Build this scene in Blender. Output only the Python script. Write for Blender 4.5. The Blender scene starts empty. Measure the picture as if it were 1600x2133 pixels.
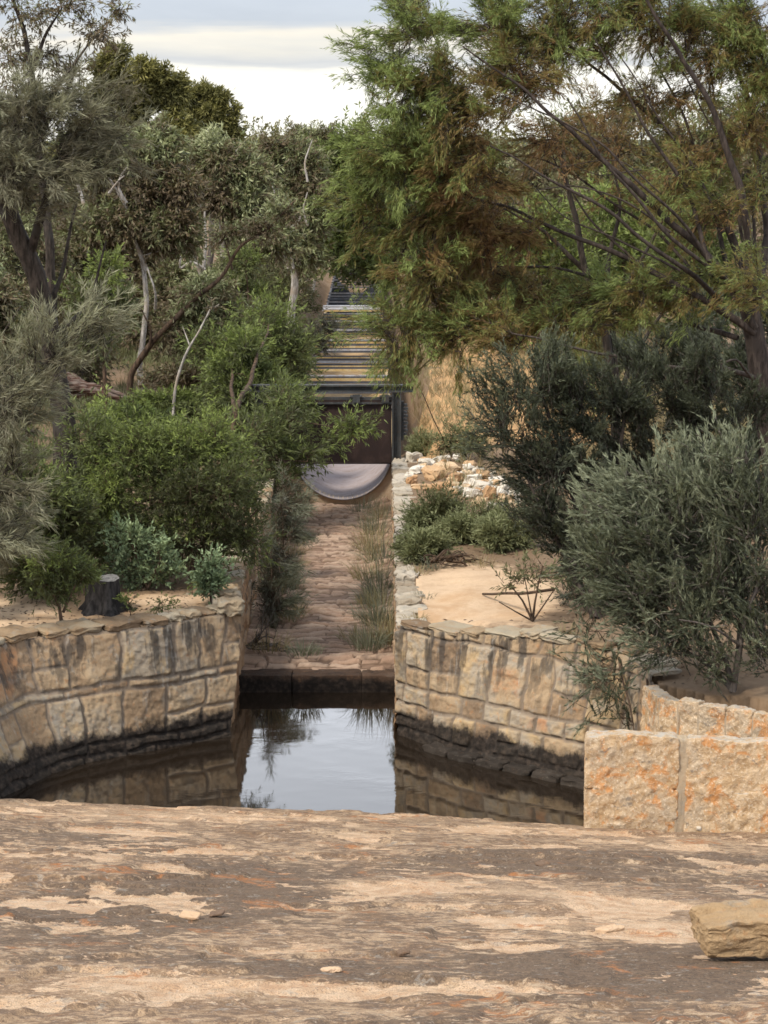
import bpy, math, random
import numpy as np
from mathutils import Vector

# ------------------------------------------------------------------ basics
SC = bpy.context.scene
COL = SC.collection
F = 4800.0                      # focal length in photo pixels (1600 wide)
TH = math.radians(9.07)         # camera pitch below the horizon
ZC = 5.57                       # camera height above the channel bed
RNG = np.random.default_rng(11)

def ray(px, py):
    a = (px - 800.0) / F
    b = (1066.5 - py) / F
    return np.array([a, math.cos(TH) + b * math.sin(TH), -math.sin(TH) + b * math.cos(TH)])

def at(px, py, Y):
    d = ray(px, py)
    return np.array([0, 0, ZC]) + d * (Y / d[1])

def onz(px, py, z):
    d = ray(px, py)
    return np.array([0, 0, ZC]) + d * ((z - ZC) / d[2])

def ppm(Y):                      # photo pixels per metre at distance Y
    return F / (Y * 0.9875 + 0.6)

# ------------------------------------------------------------------ noise
def _h(ix, iy, iz, seed):
    with np.errstate(over='ignore'):
        n = ix.astype(np.uint32) * np.uint32(374761393) + iy.astype(np.uint32) * np.uint32(668265263) \
            + iz.astype(np.uint32) * np.uint32(2246822519) + np.uint32((seed * 3266489917) & 0xffffffff)
        n = (n ^ (n >> np.uint32(13))) * np.uint32(1274126177)
        n = (n ^ (n >> np.uint32(16))) * np.uint32(2654435761)
        n = n ^ (n >> np.uint32(15))
    return n.astype(np.float64) / 4294967295.0

def vnoise(x, y, z=0.0, seed=0):
    x, y, z = np.broadcast_arrays(np.asarray(x, float), np.asarray(y, float), np.asarray(z, float))
    xf, yf, zf = np.floor(x), np.floor(y), np.floor(z)
    i, j, k = xf.astype(np.int64), yf.astype(np.int64), zf.astype(np.int64)
    u, v, w = x - xf, y - yf, z - zf
    u = u * u * (3 - 2 * u); v = v * v * (3 - 2 * v); w = w * w * (3 - 2 * w)
    r = 0
    for a in (0, 1):
        for b in (0, 1):
            for c in (0, 1):
                r = r + _h(i + a, j + b, k + c, seed) * (u if a else 1 - u) * (v if b else 1 - v) * (w if c else 1 - w)
    return r * 2 - 1

def fbm(x, y, z=0.0, seed=0, oct=4, gain=0.5):
    r = 0; a = 1.0; s = 1.0; t = 0
    x = np.asarray(x, float); y = np.asarray(y, float); z = np.asarray(z, float)
    for o in range(oct):
        r = r + a * vnoise(x * s + 17.3 * o, y * s - 9.1 * o, z * s + 4.7 * o, seed + o)
        t += a; a *= gain; s *= 2.03
    return r / t

def sstep(a, b, x):
    t = np.clip((np.asarray(x, float) - a) / (b - a), 0, 1)
    return t * t * (3 - 2 * t)

# ------------------------------------------------------------------ objects
def tag(o, label=None, cat=None, group=None, kind=None):
    if label: o['label'] = label
    if cat: o['category'] = cat
    if group: o['group'] = group
    if kind: o['kind'] = kind
    return o

def empty(name, loc, label, cat, group=None):
    o = bpy.data.objects.new(name, None)
    o.empty_display_size = 0.2
    o.location = [float(c) for c in loc]
    COL.objects.link(o)
    return tag(o, label, cat, group)

class MB:
    """collects vertices, faces and per-vertex values, links them as ONE mesh object"""
    def __init__(s):
        s.v = []; s.q = []; s.t = []; s.a = []; s.n = 0
    def add(s, v, quads=None, tris=None, a=0.0):
        v = np.asarray(v, float).reshape(-1, 3)
        s.v.append(v)
        if quads is not None and len(quads): s.q.append(np.asarray(quads, np.int64) + s.n)
        if tris is not None and len(tris): s.t.append(np.asarray(tris, np.int64) + s.n)
        s.a.append(np.broadcast_to(np.asarray(a, float), (len(v),)))
        s.n += len(v)
    def build(s, name, m, parent=None, smooth=True, origin=None, extra=None):
        V = np.concatenate(s.v) if s.v else np.zeros((0, 3))
        if origin is not None: V = V - np.asarray(origin)
        Q = np.concatenate(s.q) if s.q else np.zeros((0, 4), np.int64)
        T = np.concatenate(s.t) if s.t else np.zeros((0, 3), np.int64)
        me = bpy.data.meshes.new(name)
        me.vertices.add(len(V)); me.vertices.foreach_set('co', V.astype(np.float32).ravel())
        nl = Q.size + T.size
        me.loops.add(nl)
        me.loops.foreach_set('vertex_index', np.concatenate([Q.ravel(), T.ravel()]).astype(np.int32))
        np_ = len(Q) + len(T)
        me.polygons.add(np_)
        st = np.concatenate([np.arange(len(Q)) * 4, len(Q) * 4 + np.arange(len(T)) * 3])
        me.polygons.foreach_set('loop_start', st.astype(np.int32))
        me.polygons.foreach_set('use_smooth', np.full(np_, smooth, bool))
        me.update(calc_edges=True)
        at_ = me.attributes.new('tint', 'FLOAT', 'POINT')
        at_.data.foreach_set('value', np.concatenate(s.a).astype(np.float32))
        if extra:
            for k, val in extra.items():
                e = me.attributes.new(k, 'FLOAT', 'POINT')
                e.data.foreach_set('value', np.asarray(val, np.float32))
        me.materials.append(m)
        o = bpy.data.objects.new(name, me)
        COL.objects.link(o)
        if parent is not None: o.parent = parent
        if origin is not None and parent is None: o.location = [float(c) for c in origin]
        return o

def gridq(nu, nv):
    i = np.arange(nu - 1)[:, None] * nv + np.arange(nv - 1)[None, :]
    i = i.ravel()
    return np.stack([i, i + nv, i + nv + 1, i + 1], 1)

def tube(mb, pts, rad, sides=5, a=0.0, bump=0.0, seed=0):
    P = np.asarray(pts, float); n = len(P)
    R = np.broadcast_to(np.asarray(rad, float), (n,)) if np.ndim(rad) else np.full(n, float(rad))
    T = np.gradient(P, axis=0); T /= np.linalg.norm(T, axis=1, keepdims=True) + 1e-9
    ref = np.array([0.31, 0.87, 0.21]) if abs(T[0, 2]) > 0.6 else np.array([0.1, 0.2, 1.0])
    A = np.cross(T, ref); A /= np.linalg.norm(A, axis=1, keepdims=True) + 1e-9
    B = np.cross(T, A)
    ang = np.linspace(0, 2 * math.pi, sides, endpoint=False)
    V = P[:, None, :] + R[:, None, None] * (np.cos(ang)[None, :, None] * A[:, None, :] + np.sin(ang)[None, :, None] * B[:, None, :])
    if bump:
        d = fbm(V[..., 0] * 14, V[..., 1] * 14, V[..., 2] * 3.5, seed, 3)
        V = P[:, None, :] + (V - P[:, None, :]) * (1 + bump * d[..., None])
    i = (np.arange(n - 1)[:, None] * sides + np.arange(sides)[None, :]).ravel()
    j = (np.arange(n - 1)[:, None] * sides + (np.arange(sides)[None, :] + 1) % sides).ravel()
    q = np.stack([i, i + sides, j + sides, j], 1)
    mb.add(V.reshape(-1, 3), q, a=a)

def rbox_v(n=8, k=10.0):
    """unit rounded box, six faces of an n grid: verts in -1..1 and quads"""
    g = np.linspace(-1, 1, n + 1)
    a, b = np.meshgrid(g, g, indexing='ij'); a = a.ravel(); b = b.ravel(); o = np.ones_like(a)
    fs = [(a, b, o), (b, a, -o), (o, a, b), (-o, b, a), (b, o, a), (a, -o, b)]
    V = []; Q = []
    q = gridq(n + 1, n + 1)
    for m, f in enumerate(fs):
        V.append(np.stack(f, 1)); Q.append(q + m * (n + 1) ** 2)
    V = np.concatenate(V); Q = np.concatenate(Q)
    nk = (np.abs(V) ** k).sum(1) ** (1.0 / k)
    return V / nk[:, None], Q

def rot(V, rx=0, ry=0, rz=0):
    c, s = math.cos, math.sin
    Rx = np.array([[1, 0, 0], [0, c(rx), -s(rx)], [0, s(rx), c(rx)]])
    Ry = np.array([[c(ry), 0, s(ry)], [0, 1, 0], [-s(ry), 0, c(ry)]])
    Rz = np.array([[c(rz), -s(rz), 0], [s(rz), c(rz), 0], [0, 0, 1]])
    return V @ (Rz @ Ry @ Rx).T

def rstone(mb, c, half, rx=0, ry=0, rz=0, seed=0, n=8, k=9.0, rough=0.12, freq=3.0, a=0.0):
    V, Q = rbox_v(n, k)
    h = np.asarray(half, float)
    d = np.stack([fbm(V[:, 0] * freq * .6 + seed, V[:, 1] * freq * .6, V[:, 2] * freq * .6, seed + 5 * i, 4) for i in range(3)], 1)
    V = V * h + d * rough * min(h) * 2
    mb.add(rot(V, rx, ry, rz) + np.asarray(c), Q, a=a)

def box(mb, c, half, rz=0, rx=0, a=0.0):
    V = np.array([[x, y, z] for x in (-1, 1) for y in (-1, 1) for z in (-1, 1)], float) * np.asarray(half)
    Q = [[0, 1, 3, 2], [4, 6, 7, 5], [0, 4, 5, 1], [2, 3, 7, 6], [0, 2, 6, 4], [1, 5, 7, 3]]
    mb.add(rot(V, rx, 0, rz) + np.asarray(c), Q, a=a)

# ------------------------------------------------------------------ materials
class H:
    def __init__(s, name):
        s.m = bpy.data.materials.new(name); s.m.use_nodes = True
        s.t = s.m.node_tree; s.t.nodes.clear()
        s.out = s.t.nodes.new('ShaderNodeOutputMaterial')
    def n(s, ty, props=None, **ins):
        x = s.t.nodes.new('ShaderNode' + ty)
        for k, v in (props or {}).items(): setattr(x, k, v)
        for k, v in ins.items():
            s.set(x, k.replace('_', ' '), v)
        return x
    def set(s, x, k, v):
        sock = x.inputs[int(k)] if k.isdigit() else x.inputs[k]
        if hasattr(v, 'is_output') or isinstance(v, bpy.types.NodeSocket): s.t.links.new(v, sock)
        else: sock.default_value = v
    def pos(s): return s.n('NewGeometry').outputs['Position']
    def attr(s, name): return s.n('Attribute', {'attribute_name': name}).outputs['Fac']
    def noise(s, vec, scale, detail=4, rough=0.55, dist=0.0):
        return s.n('TexNoise', Vector=vec, Scale=scale, Detail=detail, Roughness=rough, Distortion=dist).outputs['Fac']
    def scale(s, vec, x, y, z):
        return s.n('Mapping', Vector=vec, Scale=(x, y, z)).outputs[0]
    def math(s, op, a, b=0.0, clamp=False):
        x = s.n('Math', {'operation': op, 'use_clamp': clamp}); s.set(x, '0', a); s.set(x, '1', b); return x.outputs[0]
    def ss(s, v, a, b):
        x = s.n('MapRange', {'interpolation_type': 'SMOOTHSTEP'}); s.set(x, 'Value', v)
        x.inputs['From Min'].default_value = a; x.inputs['From Max'].default_value = b
        return x.outputs[0]
    def ramp(s, v, stops, mode='LINEAR'):
        x = s.n('ValToRGB'); r = x.color_ramp; r.interpolation = mode
        while len(r.elements) < len(stops): r.elements.new(0.5)
        for e, (p, c) in zip(r.elements, stops):
            e.position = p; e.color = (*c, 1)
        s.set(x, 'Fac', v); return x.outputs['Color']
    def mix(s, f, a, b, mode='MIX'):
        x = s.n('Mix', {'data_type': 'RGBA', 'blend_type': mode})
        def put(i, v):
            if isinstance(v, tuple): v = (*v, 1) if len(v) == 3 else v
            if isinstance(v, bpy.types.NodeSocket): s.t.links.new(v, x.inputs[i])
            else: x.inputs[i].default_value = v
        put(0, f); put(6, a); put(7, b); return x.outputs[2]
    def bump(s, h, strength=0.5, dist=0.02):
        return s.n('Bump', Height=h, Strength=strength, Distance=dist).outputs[0]
    def done(s, sh):
        s.t.links.new(sh, s.out.inputs['Surface']); return s.m
    def bsdf(s, col, rough=0.9, spec=0.3, normal=None, metal=0.0):
        p = s.n('BsdfPrincipled')
        s.set(p, 'Base Color', (*col, 1) if isinstance(col, tuple) else col)
        s.set(p, 'Roughness', rough); s.set(p, 'Specular IOR Level', spec); s.set(p, 'Metallic', metal)
        if normal is not None: s.set(p, 'Normal', normal)
        return p.outputs[0]

def leaf_mat(name, stops, trans=0.3, spec=0.25):
    h = H(name)
    t = h.attr('tint')
    c = h.ramp(t, stops)
    b = h.bsdf(c, 0.55, spec)
    tr = h.n('BsdfTranslucent', Color=h.mix(0.45, c, (0.13, 0.15, 0.03))).outputs[0]
    mx = h.n('MixShader'); h.set(mx, 'Fac', trans); h.set(mx, '1', b); h.set(mx, '2', tr)
    return h.done(mx.outputs[0])

def bark_mat(name, c1, c2, c3):
    h = H(name); p = h.pos()
    n1 = h.noise(h.scale(p, 1, 1, .25), 22, 5, .65); n2 = h.noise(p, 3.5, 3)
    c = h.mix(h.ss(n1, .35, .7), c1, c2); c = h.mix(h.ss(n2, .5, .68), c, c3)
    return h.done(h.bsdf(c, .9, .2, h.bump(n1, .7, .02)))

MAT = {}
MAT['bark_dark'] = bark_mat('dark_bark', (.018, .014, .011), (.07, .055, .045), (.04, .035, .03))
MAT['bark_wattle'] = bark_mat('reddish_dark_bark', (.026, .02, .017), (.085, .066, .055), (.05, .04, .034))
MAT['bark_grey'] = bark_mat('grey_bark', (.05, .042, .036), (.17, .145, .125), (.1, .085, .075))
MAT['bark_pale'] = bark_mat('pale_bark', (.2, .18, .16), (.5, .47, .43), (.3, .25, .2))
MAT['bark_brown'] = bark_mat('brown_bark', (.03, .02, .014), (.13, .085, .055), (.08, .055, .04))
MAT['bark_red'] = bark_mat('reddish_twig_bark', (.05, .03, .025), (.16, .1, .085), (.1, .075, .065))
MAT['wattle'] = leaf_mat('olive_brown_needle_leaf', [(0, (.2, .11, .05)), (.35, (.22, .15, .055)), (.6, (.2, .185, .055)), (.82, (.145, .19, .06)), (1, (.26, .32, .1))])
MAT['sheoak'] = leaf_mat('grey_needle_leaf', [(0, (.11, .09, .06)), (.5, (.18, .17, .115)), (1, (.31, .31, .2))])
MAT['tea'] = leaf_mat('dark_green_fine_leaf', [(0, (.03, .034, .024)), (.5, (.06, .068, .044)), (1, (.13, .145, .09))], .2)
MAT['broom'] = leaf_mat('grey_green_fine_leaf', [(0, (.035, .04, .027)), (.5, (.088, .1, .062)), (1, (.25, .27, .175))], .25)
MAT['fresh'] = leaf_mat('bright_green_leaf', [(0, (.055, .058, .03)), (.4, (.1, .115, .05)), (.7, (.15, .185, .06)), (1, (.25, .31, .085))], .35)
MAT['gum'] = leaf_mat('gum_leaf', [(0, (.095, .068, .04)), (.3, (.175, .13, .08)), (.5, (.165, .16, .08)), (.75, (.2, .23, .1)), (1, (.38, .4, .22))], .25, .4)
MAT['gumdark'] = leaf_mat('dark_gum_leaf', [(0, (.06, .054, .024)), (.5, (.13, .125, .045)), (1, (.28, .26, .085))], .25)
MAT['glauc'] = leaf_mat('blue_green_leaf', [(0, (.09, .12, .065)), (.5, (.185, .25, .135)), (1, (.33, .42, .23))], .25)
MAT['dry'] = leaf_mat('dry_grass_leaf', [(0, (.17, .12, .06)), (.5, (.3, .235, .125)), (1, (.3, .29, .16))], .2)
MAT['weed'] = leaf_mat('grey_weed_leaf', [(0, (.08, .075, .055)), (.5, (.13, .14, .09)), (1, (.24, .25, .18))], .2)
MAT['heath'] = leaf_mat('low_heath_leaf', [(0, (.08, .078, .038)), (.5, (.155, .165, .075)), (1, (.26, .28, .14))], .25)
MAT['litter'] = leaf_mat('fallen_leaf', [(0, (.06, .04, .028)), (.5, (.15, .1, .065)), (1, (.3, .22, .15))], .05)

def stone_mat(name, stops, orange=0.35, tide=None, lichen=0.5, bumps=0.6, streak=True, pale_top=True):
    """stone: per-stone tint, mineral patches, lichen, dark run-off streaks, algae below a tide line"""
    h = H(name); p = h.pos()
    t = h.attr('tint')
    n1 = h.noise(p, 4.0, 5, .6, .4); n2 = h.noise(p, 16, 5, .65); n3 = h.noise(p, 60, 4, .7)
    base = h.ramp(h.math('ADD', h.math('MULTIPLY', t, .68), h.math('MULTIPLY', h.ss(n1, .25, .75), .32)), stops)
    base = h.mix(h.math('MULTIPLY', h.ss(n2, .55, .72), orange), base, (.42, .19, .07))
    base = h.mix(h.math('MULTIPLY', h.ss(h.noise(p, 7.3, 4, .6), .55, .7), lichen), base, (.26, .25, .22))
    base = h.mix(h.math('MULTIPLY', h.ss(n3, .55, .75), .35), base, (.1, .075, .05))
    base = h.mix(h.math('MULTIPLY', h.ss(n3, .42, .25), .25), base, (.62, .52, .4))
    m = h.attr('mortar')
    base = h.mix(h.math('MULTIPLY', h.math('MULTIPLY', h.attr('orange'), .72), h.ss(h.math('ADD', n1, h.math('MULTIPLY', n2, .6)), .55, .95)), base, (.4, .18, .075))
    m = h.math('MULTIPLY', m, h.ss(h.noise(p, 3.5, 3, .6), .2, .45))
    base = h.mix(h.math('MULTIPLY', m, .85), base, h.mix(n3, (.115, .09, .068), (.24, .19, .145)))
    if streak:
        sn = h.noise(h.scale(p, 9, 9, .8), 1.0, 4, .6)
        up = h.attr('up')
        f = h.math('MULTIPLY', h.ss(sn, .48, .62), up)
        base = h.mix(h.math('MULTIPLY', f, .85), base, (.045, .04, .036))
        sn2 = h.noise(h.scale(p, 13, 13, 1.2), 1.0, 3, .6)
        base = h.mix(h.math('MULTIPLY', h.ss(sn2, .6, .7), .35), base, (.4, .38, .34))
    if tide is not None:
        z = h.n('SeparateXYZ', Vector=p).outputs['Z']
        w = h.math('ADD', z, h.math('MULTIPLY', h.math('SUBTRACT', h.noise(p, 4.2, 6, .7), .5), .34))
        f = h.math('MULTIPLY', h.ss(w, tide + .08, tide - .02), .97)
        base = h.mix(f, base, h.mix(h.ss(n2, .4, .7), (.012, .01, .009), (.05, .038, .03)))
    g = h.math('ADD', h.math('MULTIPLY', n2, .6), h.math('MULTIPLY', n3, .4))
    return h.done(h.bsdf(base, .92, .2, h.bump(g, bumps, .03)))

OCHRE = [(0.05, (.17, .12, .08)), (.3, (.29, .2, .12)), (.5, (.36, .265, .165)), (.65, (.32, .27, .205)), (.8, (.4, .285, .155)), (1, (.42, .34, .25))]
MAT['pool_stone'] = stone_mat('ochre_rubble_stone', OCHRE, .45, -.02, .45)
MAT['chan_stone'] = stone_mat('brown_channel_stone', [(0.1, (.2, .11, .06)), (.4, (.32, .19, .1)), (.7, (.42, .29, .18)), (1, (.4, .34, .26))], .4, None, .3)
MAT['coping'] = stone_mat('pale_coping_stone', [(0.1, (.24, .19, .135)), (.4, (.35, .3, .23)), (.7, (.44, .39, .32)), (1, (.35, .29, .22))], .1, None, .5, .6, False)
MAT['coping_dark'] = stone_mat('weathered_coping_stone', [(0.1, (.17, .115, .07)), (.4, (.28, .2, .12)), (.7, (.33, .28, .2)), (1, (.25, .22, .18))], .3, -.02, .5, .6, False)
def slab_mat():
    h = H('orange_granite_slab'); p = h.pos()
    n1 = h.noise(p, 3.2, 5, .6, .5); n2 = h.noise(p, 14, 6, .7, .3); n3 = h.noise(p, 48, 5, .7); n4 = h.noise(p, 130, 3, .7); nz = h.n('SeparateXYZ', Vector=h.n('NewGeometry').outputs['Normal']).outputs['Z']
    c = h.mix(h.ss(n2, .38, .62), (.46, .31, .17), (.62, .47, .31))
    c = h.mix(h.math('MULTIPLY', h.ss(n1, .46, .62), .7), c, h.mix(n2, (.38, .3, .21), (.58, .48, .36)))
    c = h.mix(h.math('MULTIPLY', h.ss(h.noise(p, 6.1, 5, .65, .6), .5, .62), .8), c, (.56, .25, .08))
    c = h.mix(h.math('MULTIPLY', h.ss(h.noise(p, 9.7, 5, .7, .3), .58, .68), .7), c, (.2, .18, .155))
    c = h.mix(h.math('MULTIPLY', h.ss(n3, .54, .64), .75), c, (.78, .66, .5))
    c = h.mix(h.math('MULTIPLY', h.ss(n4, .55, .7), .5), c, (.14, .09, .05))
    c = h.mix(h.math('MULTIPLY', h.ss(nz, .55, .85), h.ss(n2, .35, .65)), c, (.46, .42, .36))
    g = h.math('ADD', n2, h.math('ADD', h.math('MULTIPLY', n3, .7), h.math('MULTIPLY', n4, .3)))
    return h.done(h.bsdf(c, .92, .2, h.bump(g, .65, .05)))
MAT['slab'] = slab_mat()
MAT['footing'] = stone_mat('wet_black_stone', [(0.1, (.02, .016, .013)), (1, (.06, .048, .038))], .05, None, .1, .5, False)
MAT['sill'] = stone_mat('dark_sill_stone', [(0.1, (.05, .03, .02)), (1, (.12, .075, .05))], .15, -.12, .1, .5, False)
MAT['rubble_white'] = stone_mat('white_rubble_stone', [(0.1, (.5, .45, .37)), (1, (.68, .64, .57))], .06, None, .15, .5, False)
MAT['rubble_tan'] = stone_mat('tan_rubble_stone', [(0.1, (.36, .2, .1)), (.5, (.48, .32, .18)), (1, (.6, .47, .32))], .4, None, .25, .5, False)
MAT['block'] = stone_mat('sandy_cut_stone', [(0.1, (.16, .105, .055)), (.5, (.34, .23, .125)), (1, (.46, .34, .21))], .4, None, .5, 1.0, False)

def steel(name, c1, c2, c3, rough=.6, metal=.3, f1=(.45, .65), f2=(.5, .65), spec=.3):
    h = H(name); p = h.pos()
    a = h.noise(h.scale(p, 1, 1, .5), 5, 6, .65, .3); b = h.noise(p, 26, 4, .6)
    c = h.mix(h.ss(a, *f1), c1, c2); c = h.mix(h.ss(b, *f2), c, c3)
    return h.done(h.bsdf(c, h.math('ADD', h.math('MULTIPLY', b, .3), rough - .15), spec, h.bump(b, .15, .01), metal))
MAT['rust_plate'] = steel('rusted_gate_steel', (.024, .014, .013), (.042, .025, .021), (.03, .018, .014), .75, .1)
MAT['dark_steel'] = steel('dark_weathered_steel', (.045, .048, .05), (.085, .088, .088), (.06, .05, .044), .6, .3)
MAT['trough'] = steel('weathered_trough_steel', (.31, .27, .272), (.25, .2, .185), (.32, .285, .285), .95, .0, f1=(.4, .7), spec=.04)
MAT['trough_far'] = steel('rusty_trough_steel', (.36, .235, .1), (.44, .32, .17), (.28, .21, .15), .7, .0)
MAT['trough_shaded'] = steel('shaded_trough_steel', (.016, .017, .02), (.026, .028, .032), (.02, .019, .019), .95, 0, spec=.05)  # same trough steel with the tree shade put into its colour
MAT['bar_rust'] = steel('rusty_yellow_strap_steel', (.4, .28, .11), (.46, .37, .22), (.3, .2, .1), .6, .0)
MAT['bar'] = steel('pale_tie_bar_steel', (.34, .34, .36), (.46, .45, .45), (.3, .24, .19), .5, .2)
MAT['bar_dark'] = steel('dark_steel_and_bar_shade', (.07, .072, .08), (.11, .11, .12), (.08, .065, .055), .8, 0, spec=.1)
MAT['headwall'] = stone_mat('tan_headwall_render', [(0.1, (.4, .29, .19)), (1, (.52, .42, .31))], .15, None, .3, .4, False)
def log_mat():
    h = H('splintered_log_wood'); p = h.pos()
    n1 = h.noise(h.scale(p, 1.2, 6, 16), 2.2, 5, .6, .3); n2 = h.noise(p, 4, 3)
    c = h.ramp(n1, [(.3, (.02, .012, .01)), (.45, (.09, .045, .032)), (.58, (.2, .16, .135)), (.7, (.05, .03, .024))])
    return h.done(h.bsdf(c, .9, .2, h.bump(n1, .8, .03)))
MAT['log'] = log_mat()
MAT['mortar'] = stone_mat('buff_mortar', [(0.1, (.36, .28, .19)), (1, (.5, .41, .3))], .25, None, .4, .6, False)
MAT['wood'] = bark_mat('weathered_dead_wood', (.04, .025, .02), (.2, .165, .14), (.1, .05, .036))
MAT['char'] = bark_mat('charred_wood', (.012, .011, .011), (.05, .046, .044), (.022, .02, .02))
MAT['stumptop'] = bark_mat('grey_cut_wood', (.1, .095, .09), (.24, .23, .22), (.16, .15, .14))

MAT['flake'] = stone_mat('peach_rock_flake', [(0.1, (.45, .3, .18)), (1, (.68, .5, .34))], .15, None, .2, .6, False)
MAT['flake_dark'] = stone_mat('dark_rock_chip', [(0.1, (.08, .055, .04)), (1, (.2, .13, .085))], .2, None, .1, .6, False)
MAT['flake_rust'] = stone_mat('rusty_rock_plate', [(0.1, (.36, .2, .1)), (1, (.5, .34, .22))], .8, None, .3, .6, False)
def ground_mat():
    h = H('sandy_ground'); p = h.pos()
    n1 = h.noise(p, .55, 5, .6, .5); n2 = h.noise(p, 3.0, 5, .65); n3 = h.noise(p, 18, 5, .7); n4 = h.noise(p, 90, 3, .7)
    c = h.mix(n3, (.46, .32, .2), (.68, .51, .35))
    c = h.mix(h.math('MULTIPLY', h.ss(n2, .45, .62), .3), c, (.4, .27, .17))
    c = h.mix(h.math('MULTIPLY', h.ss(n1, .5, .62), .6), c, (.4, .24, .12))
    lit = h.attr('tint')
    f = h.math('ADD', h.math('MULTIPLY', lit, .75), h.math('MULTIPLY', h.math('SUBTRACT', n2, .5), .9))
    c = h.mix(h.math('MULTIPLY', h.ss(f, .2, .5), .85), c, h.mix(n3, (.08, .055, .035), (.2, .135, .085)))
    c = h.mix(h.math('MULTIPLY', h.ss(n4, .56, .7), .3), c, (.16, .11, .07))
    return h.done(h.bsdf(c, .95, .15, h.bump(h.math('ADD', n3, h.math('MULTIPLY', n4, .5)), .5, .03)))
MAT['ground'] = ground_mat()

def track_mat():
    h = H('orange_track_sand'); p = h.pos()
    n2 = h.noise(h.scale(p, 1, .4, 1), 2.2, 5, .6); n3 = h.noise(p, 14, 5, .7)
    c = h.mix(n3, (.4, .23, .1), (.52, .33, .17))
    c = h.mix(h.math('MULTIPLY', h.ss(n2, .5, .64), .6), c, (.22, .15, .085))
    return h.done(h.bsdf(c, .95, .15, h.bump(n3, .5, .03)))
MAT['track'] = track_mat()

def rock_mat():
    h = H('granite_outcrop'); p = h.pos()
    fl = h.attr('tint'); dk = h.attr('lichen')
    n1 = h.noise(h.scale(p, 1, .8, 1), 2.6, 7, .72, .4); n2 = h.noise(p, 7, 7, .7, .3); n2b = h.noise(h.scale(p, .8, 1.1, 1), 15, 6, .7, .5); n3 = h.noise(p, 36, 5, .7); n4 = h.noise(p, 120, 3, .7)
    c = h.mix(h.ss(n1, .4, .6), (.255, .16, .092), (.47, .325, .2))
    c = h.mix(h.math('MULTIPLY', h.ss(n2b, .48, .56), .75), c, (.15, .1, .07))
    c = h.mix(h.math('MULTIPLY', h.ss(n2b, .44, .36), .6), c, (.62, .47, .32))
    # black lichen and weathering crust
    d = h.math('ADD', h.math('MULTIPLY', dk, .85), h.math('ADD', h.math('MULTIPLY', h.math('SUBTRACT', n2, .5), 1.3), h.math('MULTIPLY', h.math('SUBTRACT', n2b, .5), 1.2)))
    c = h.mix(h.math('MULTIPLY', h.ss(d, .24, .46), .86), c, h.mix(h.ss(h.math('ADD', h.math('MULTIPLY', n3, .6), h.math('MULTIPLY', n2b, .4)), .4, .58), (.038, .026, .019), (.2, .135, .088)))
    # fresh peach faces where sheets have flaked away
    f = h.math('ADD', fl, h.math('MULTIPLY', h.math('SUBTRACT', n2b, .5), 1.7))
    c = h.mix(h.math('MULTIPLY', h.ss(f, .5, .58), .85), c, h.mix(h.ss(n2, .35, .65), (.55, .345, .2), (.74, .54, .36)))
    # rusty stains and pale lichen
    o = h.ss(h.noise(p, 2.3, 5, .65, .8), .58, .66)
    c = h.mix(h.math('MULTIPLY', h.math('MULTIPLY', o, h.ss(n2b, .42, .55)), .75), c, (.45, .18, .06))
    c = h.mix(h.math('MULTIPLY', h.ss(h.noise(p, 11, 5, .7, .3), .58, .66), .4), c, (.4, .38, .33))
    c = h.mix(h.math('MULTIPLY', h.ss(n4, .52, .64), .6), c, (.09, .066, .05))
    c = h.mix(h.math('MULTIPLY', h.ss(n3, .44, .3), .5), c, (.72, .57, .43))
    g = h.math('ADD', h.math('ADD', n2, h.math('MULTIPLY', n3, .6)), h.math('MULTIPLY', n4, .35))
    return h.done(h.bsdf(c, .9, .25, h.bump(g, .9, .035)))
MAT['rock'] = rock_mat()

def bed_mat():
    h = H('pitched_stone_bed'); p = h.pos()
    t = h.attr('tint'); m = h.attr('mortar')
    n2 = h.noise(p, 9, 5, .65); n3 = h.noise(p, 45, 4, .7)
    c = h.ramp(h.math('ADD', h.math('MULTIPLY', t, .7), h.math('MULTIPLY', n2, .3)), [(0.05, (.13, .085, .058)), (.35, (.29, .195, .14)), (.6, (.4, .295, .22)), (.8, (.33, .22, .155)), (1, (.56, .46, .36))])
    c = h.mix(h.math('MULTIPLY', m, .85), c, (.09, .055, .036))
    c = h.mix(h.math('MULTIPLY', h.ss(n3, .52, .7), .4), c, (.12, .08, .055))
    return h.done(h.bsdf(c, .92, .2, h.bump(h.math('ADD', n2, n3), .5, .02)))
MAT['bed'] = bed_mat()

def water_mat():
    h = H('pool_water'); p = h.pos()
    w = h.noise(h.scale(p, 1, 1.6, 1), 5.5, 3, .55, .4)
    w2 = h.noise(p, 1.2, 2, .5)
    b = h.n('BsdfPrincipled')
    h.set(b, 'Base Color', (.017, .012, .008, 1)); h.set(b, 'Roughness', .035)
    h.set(b, 'IOR', 1.7); h.set(b, 'Specular IOR Level', .5)
    h.set(b, 'Normal', h.bump(h.math('ADD', h.math('MULTIPLY', w, h.ss(w2, .4, .7)), h.math('MULTIPLY', w2, 1.2)), .035, .04))
    return h.done(b.outputs[0])
MAT['water'] = water_mat()

# ------------------------------------------------------------------ camera, sky, sun
cam = bpy.data.cameras.new('camera'); co = bpy.data.objects.new('camera', cam); COL.objects.link(co)
co.location = (0, 0, ZC); co.rotation_euler = (math.pi / 2 - TH, 0, 0)
cam.sensor_fit = 'HORIZONTAL'; cam.sensor_width = 36; cam.lens = F / 1600 * 36
cam.clip_start = .1; cam.clip_end = 3000
SC.camera = co

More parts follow.
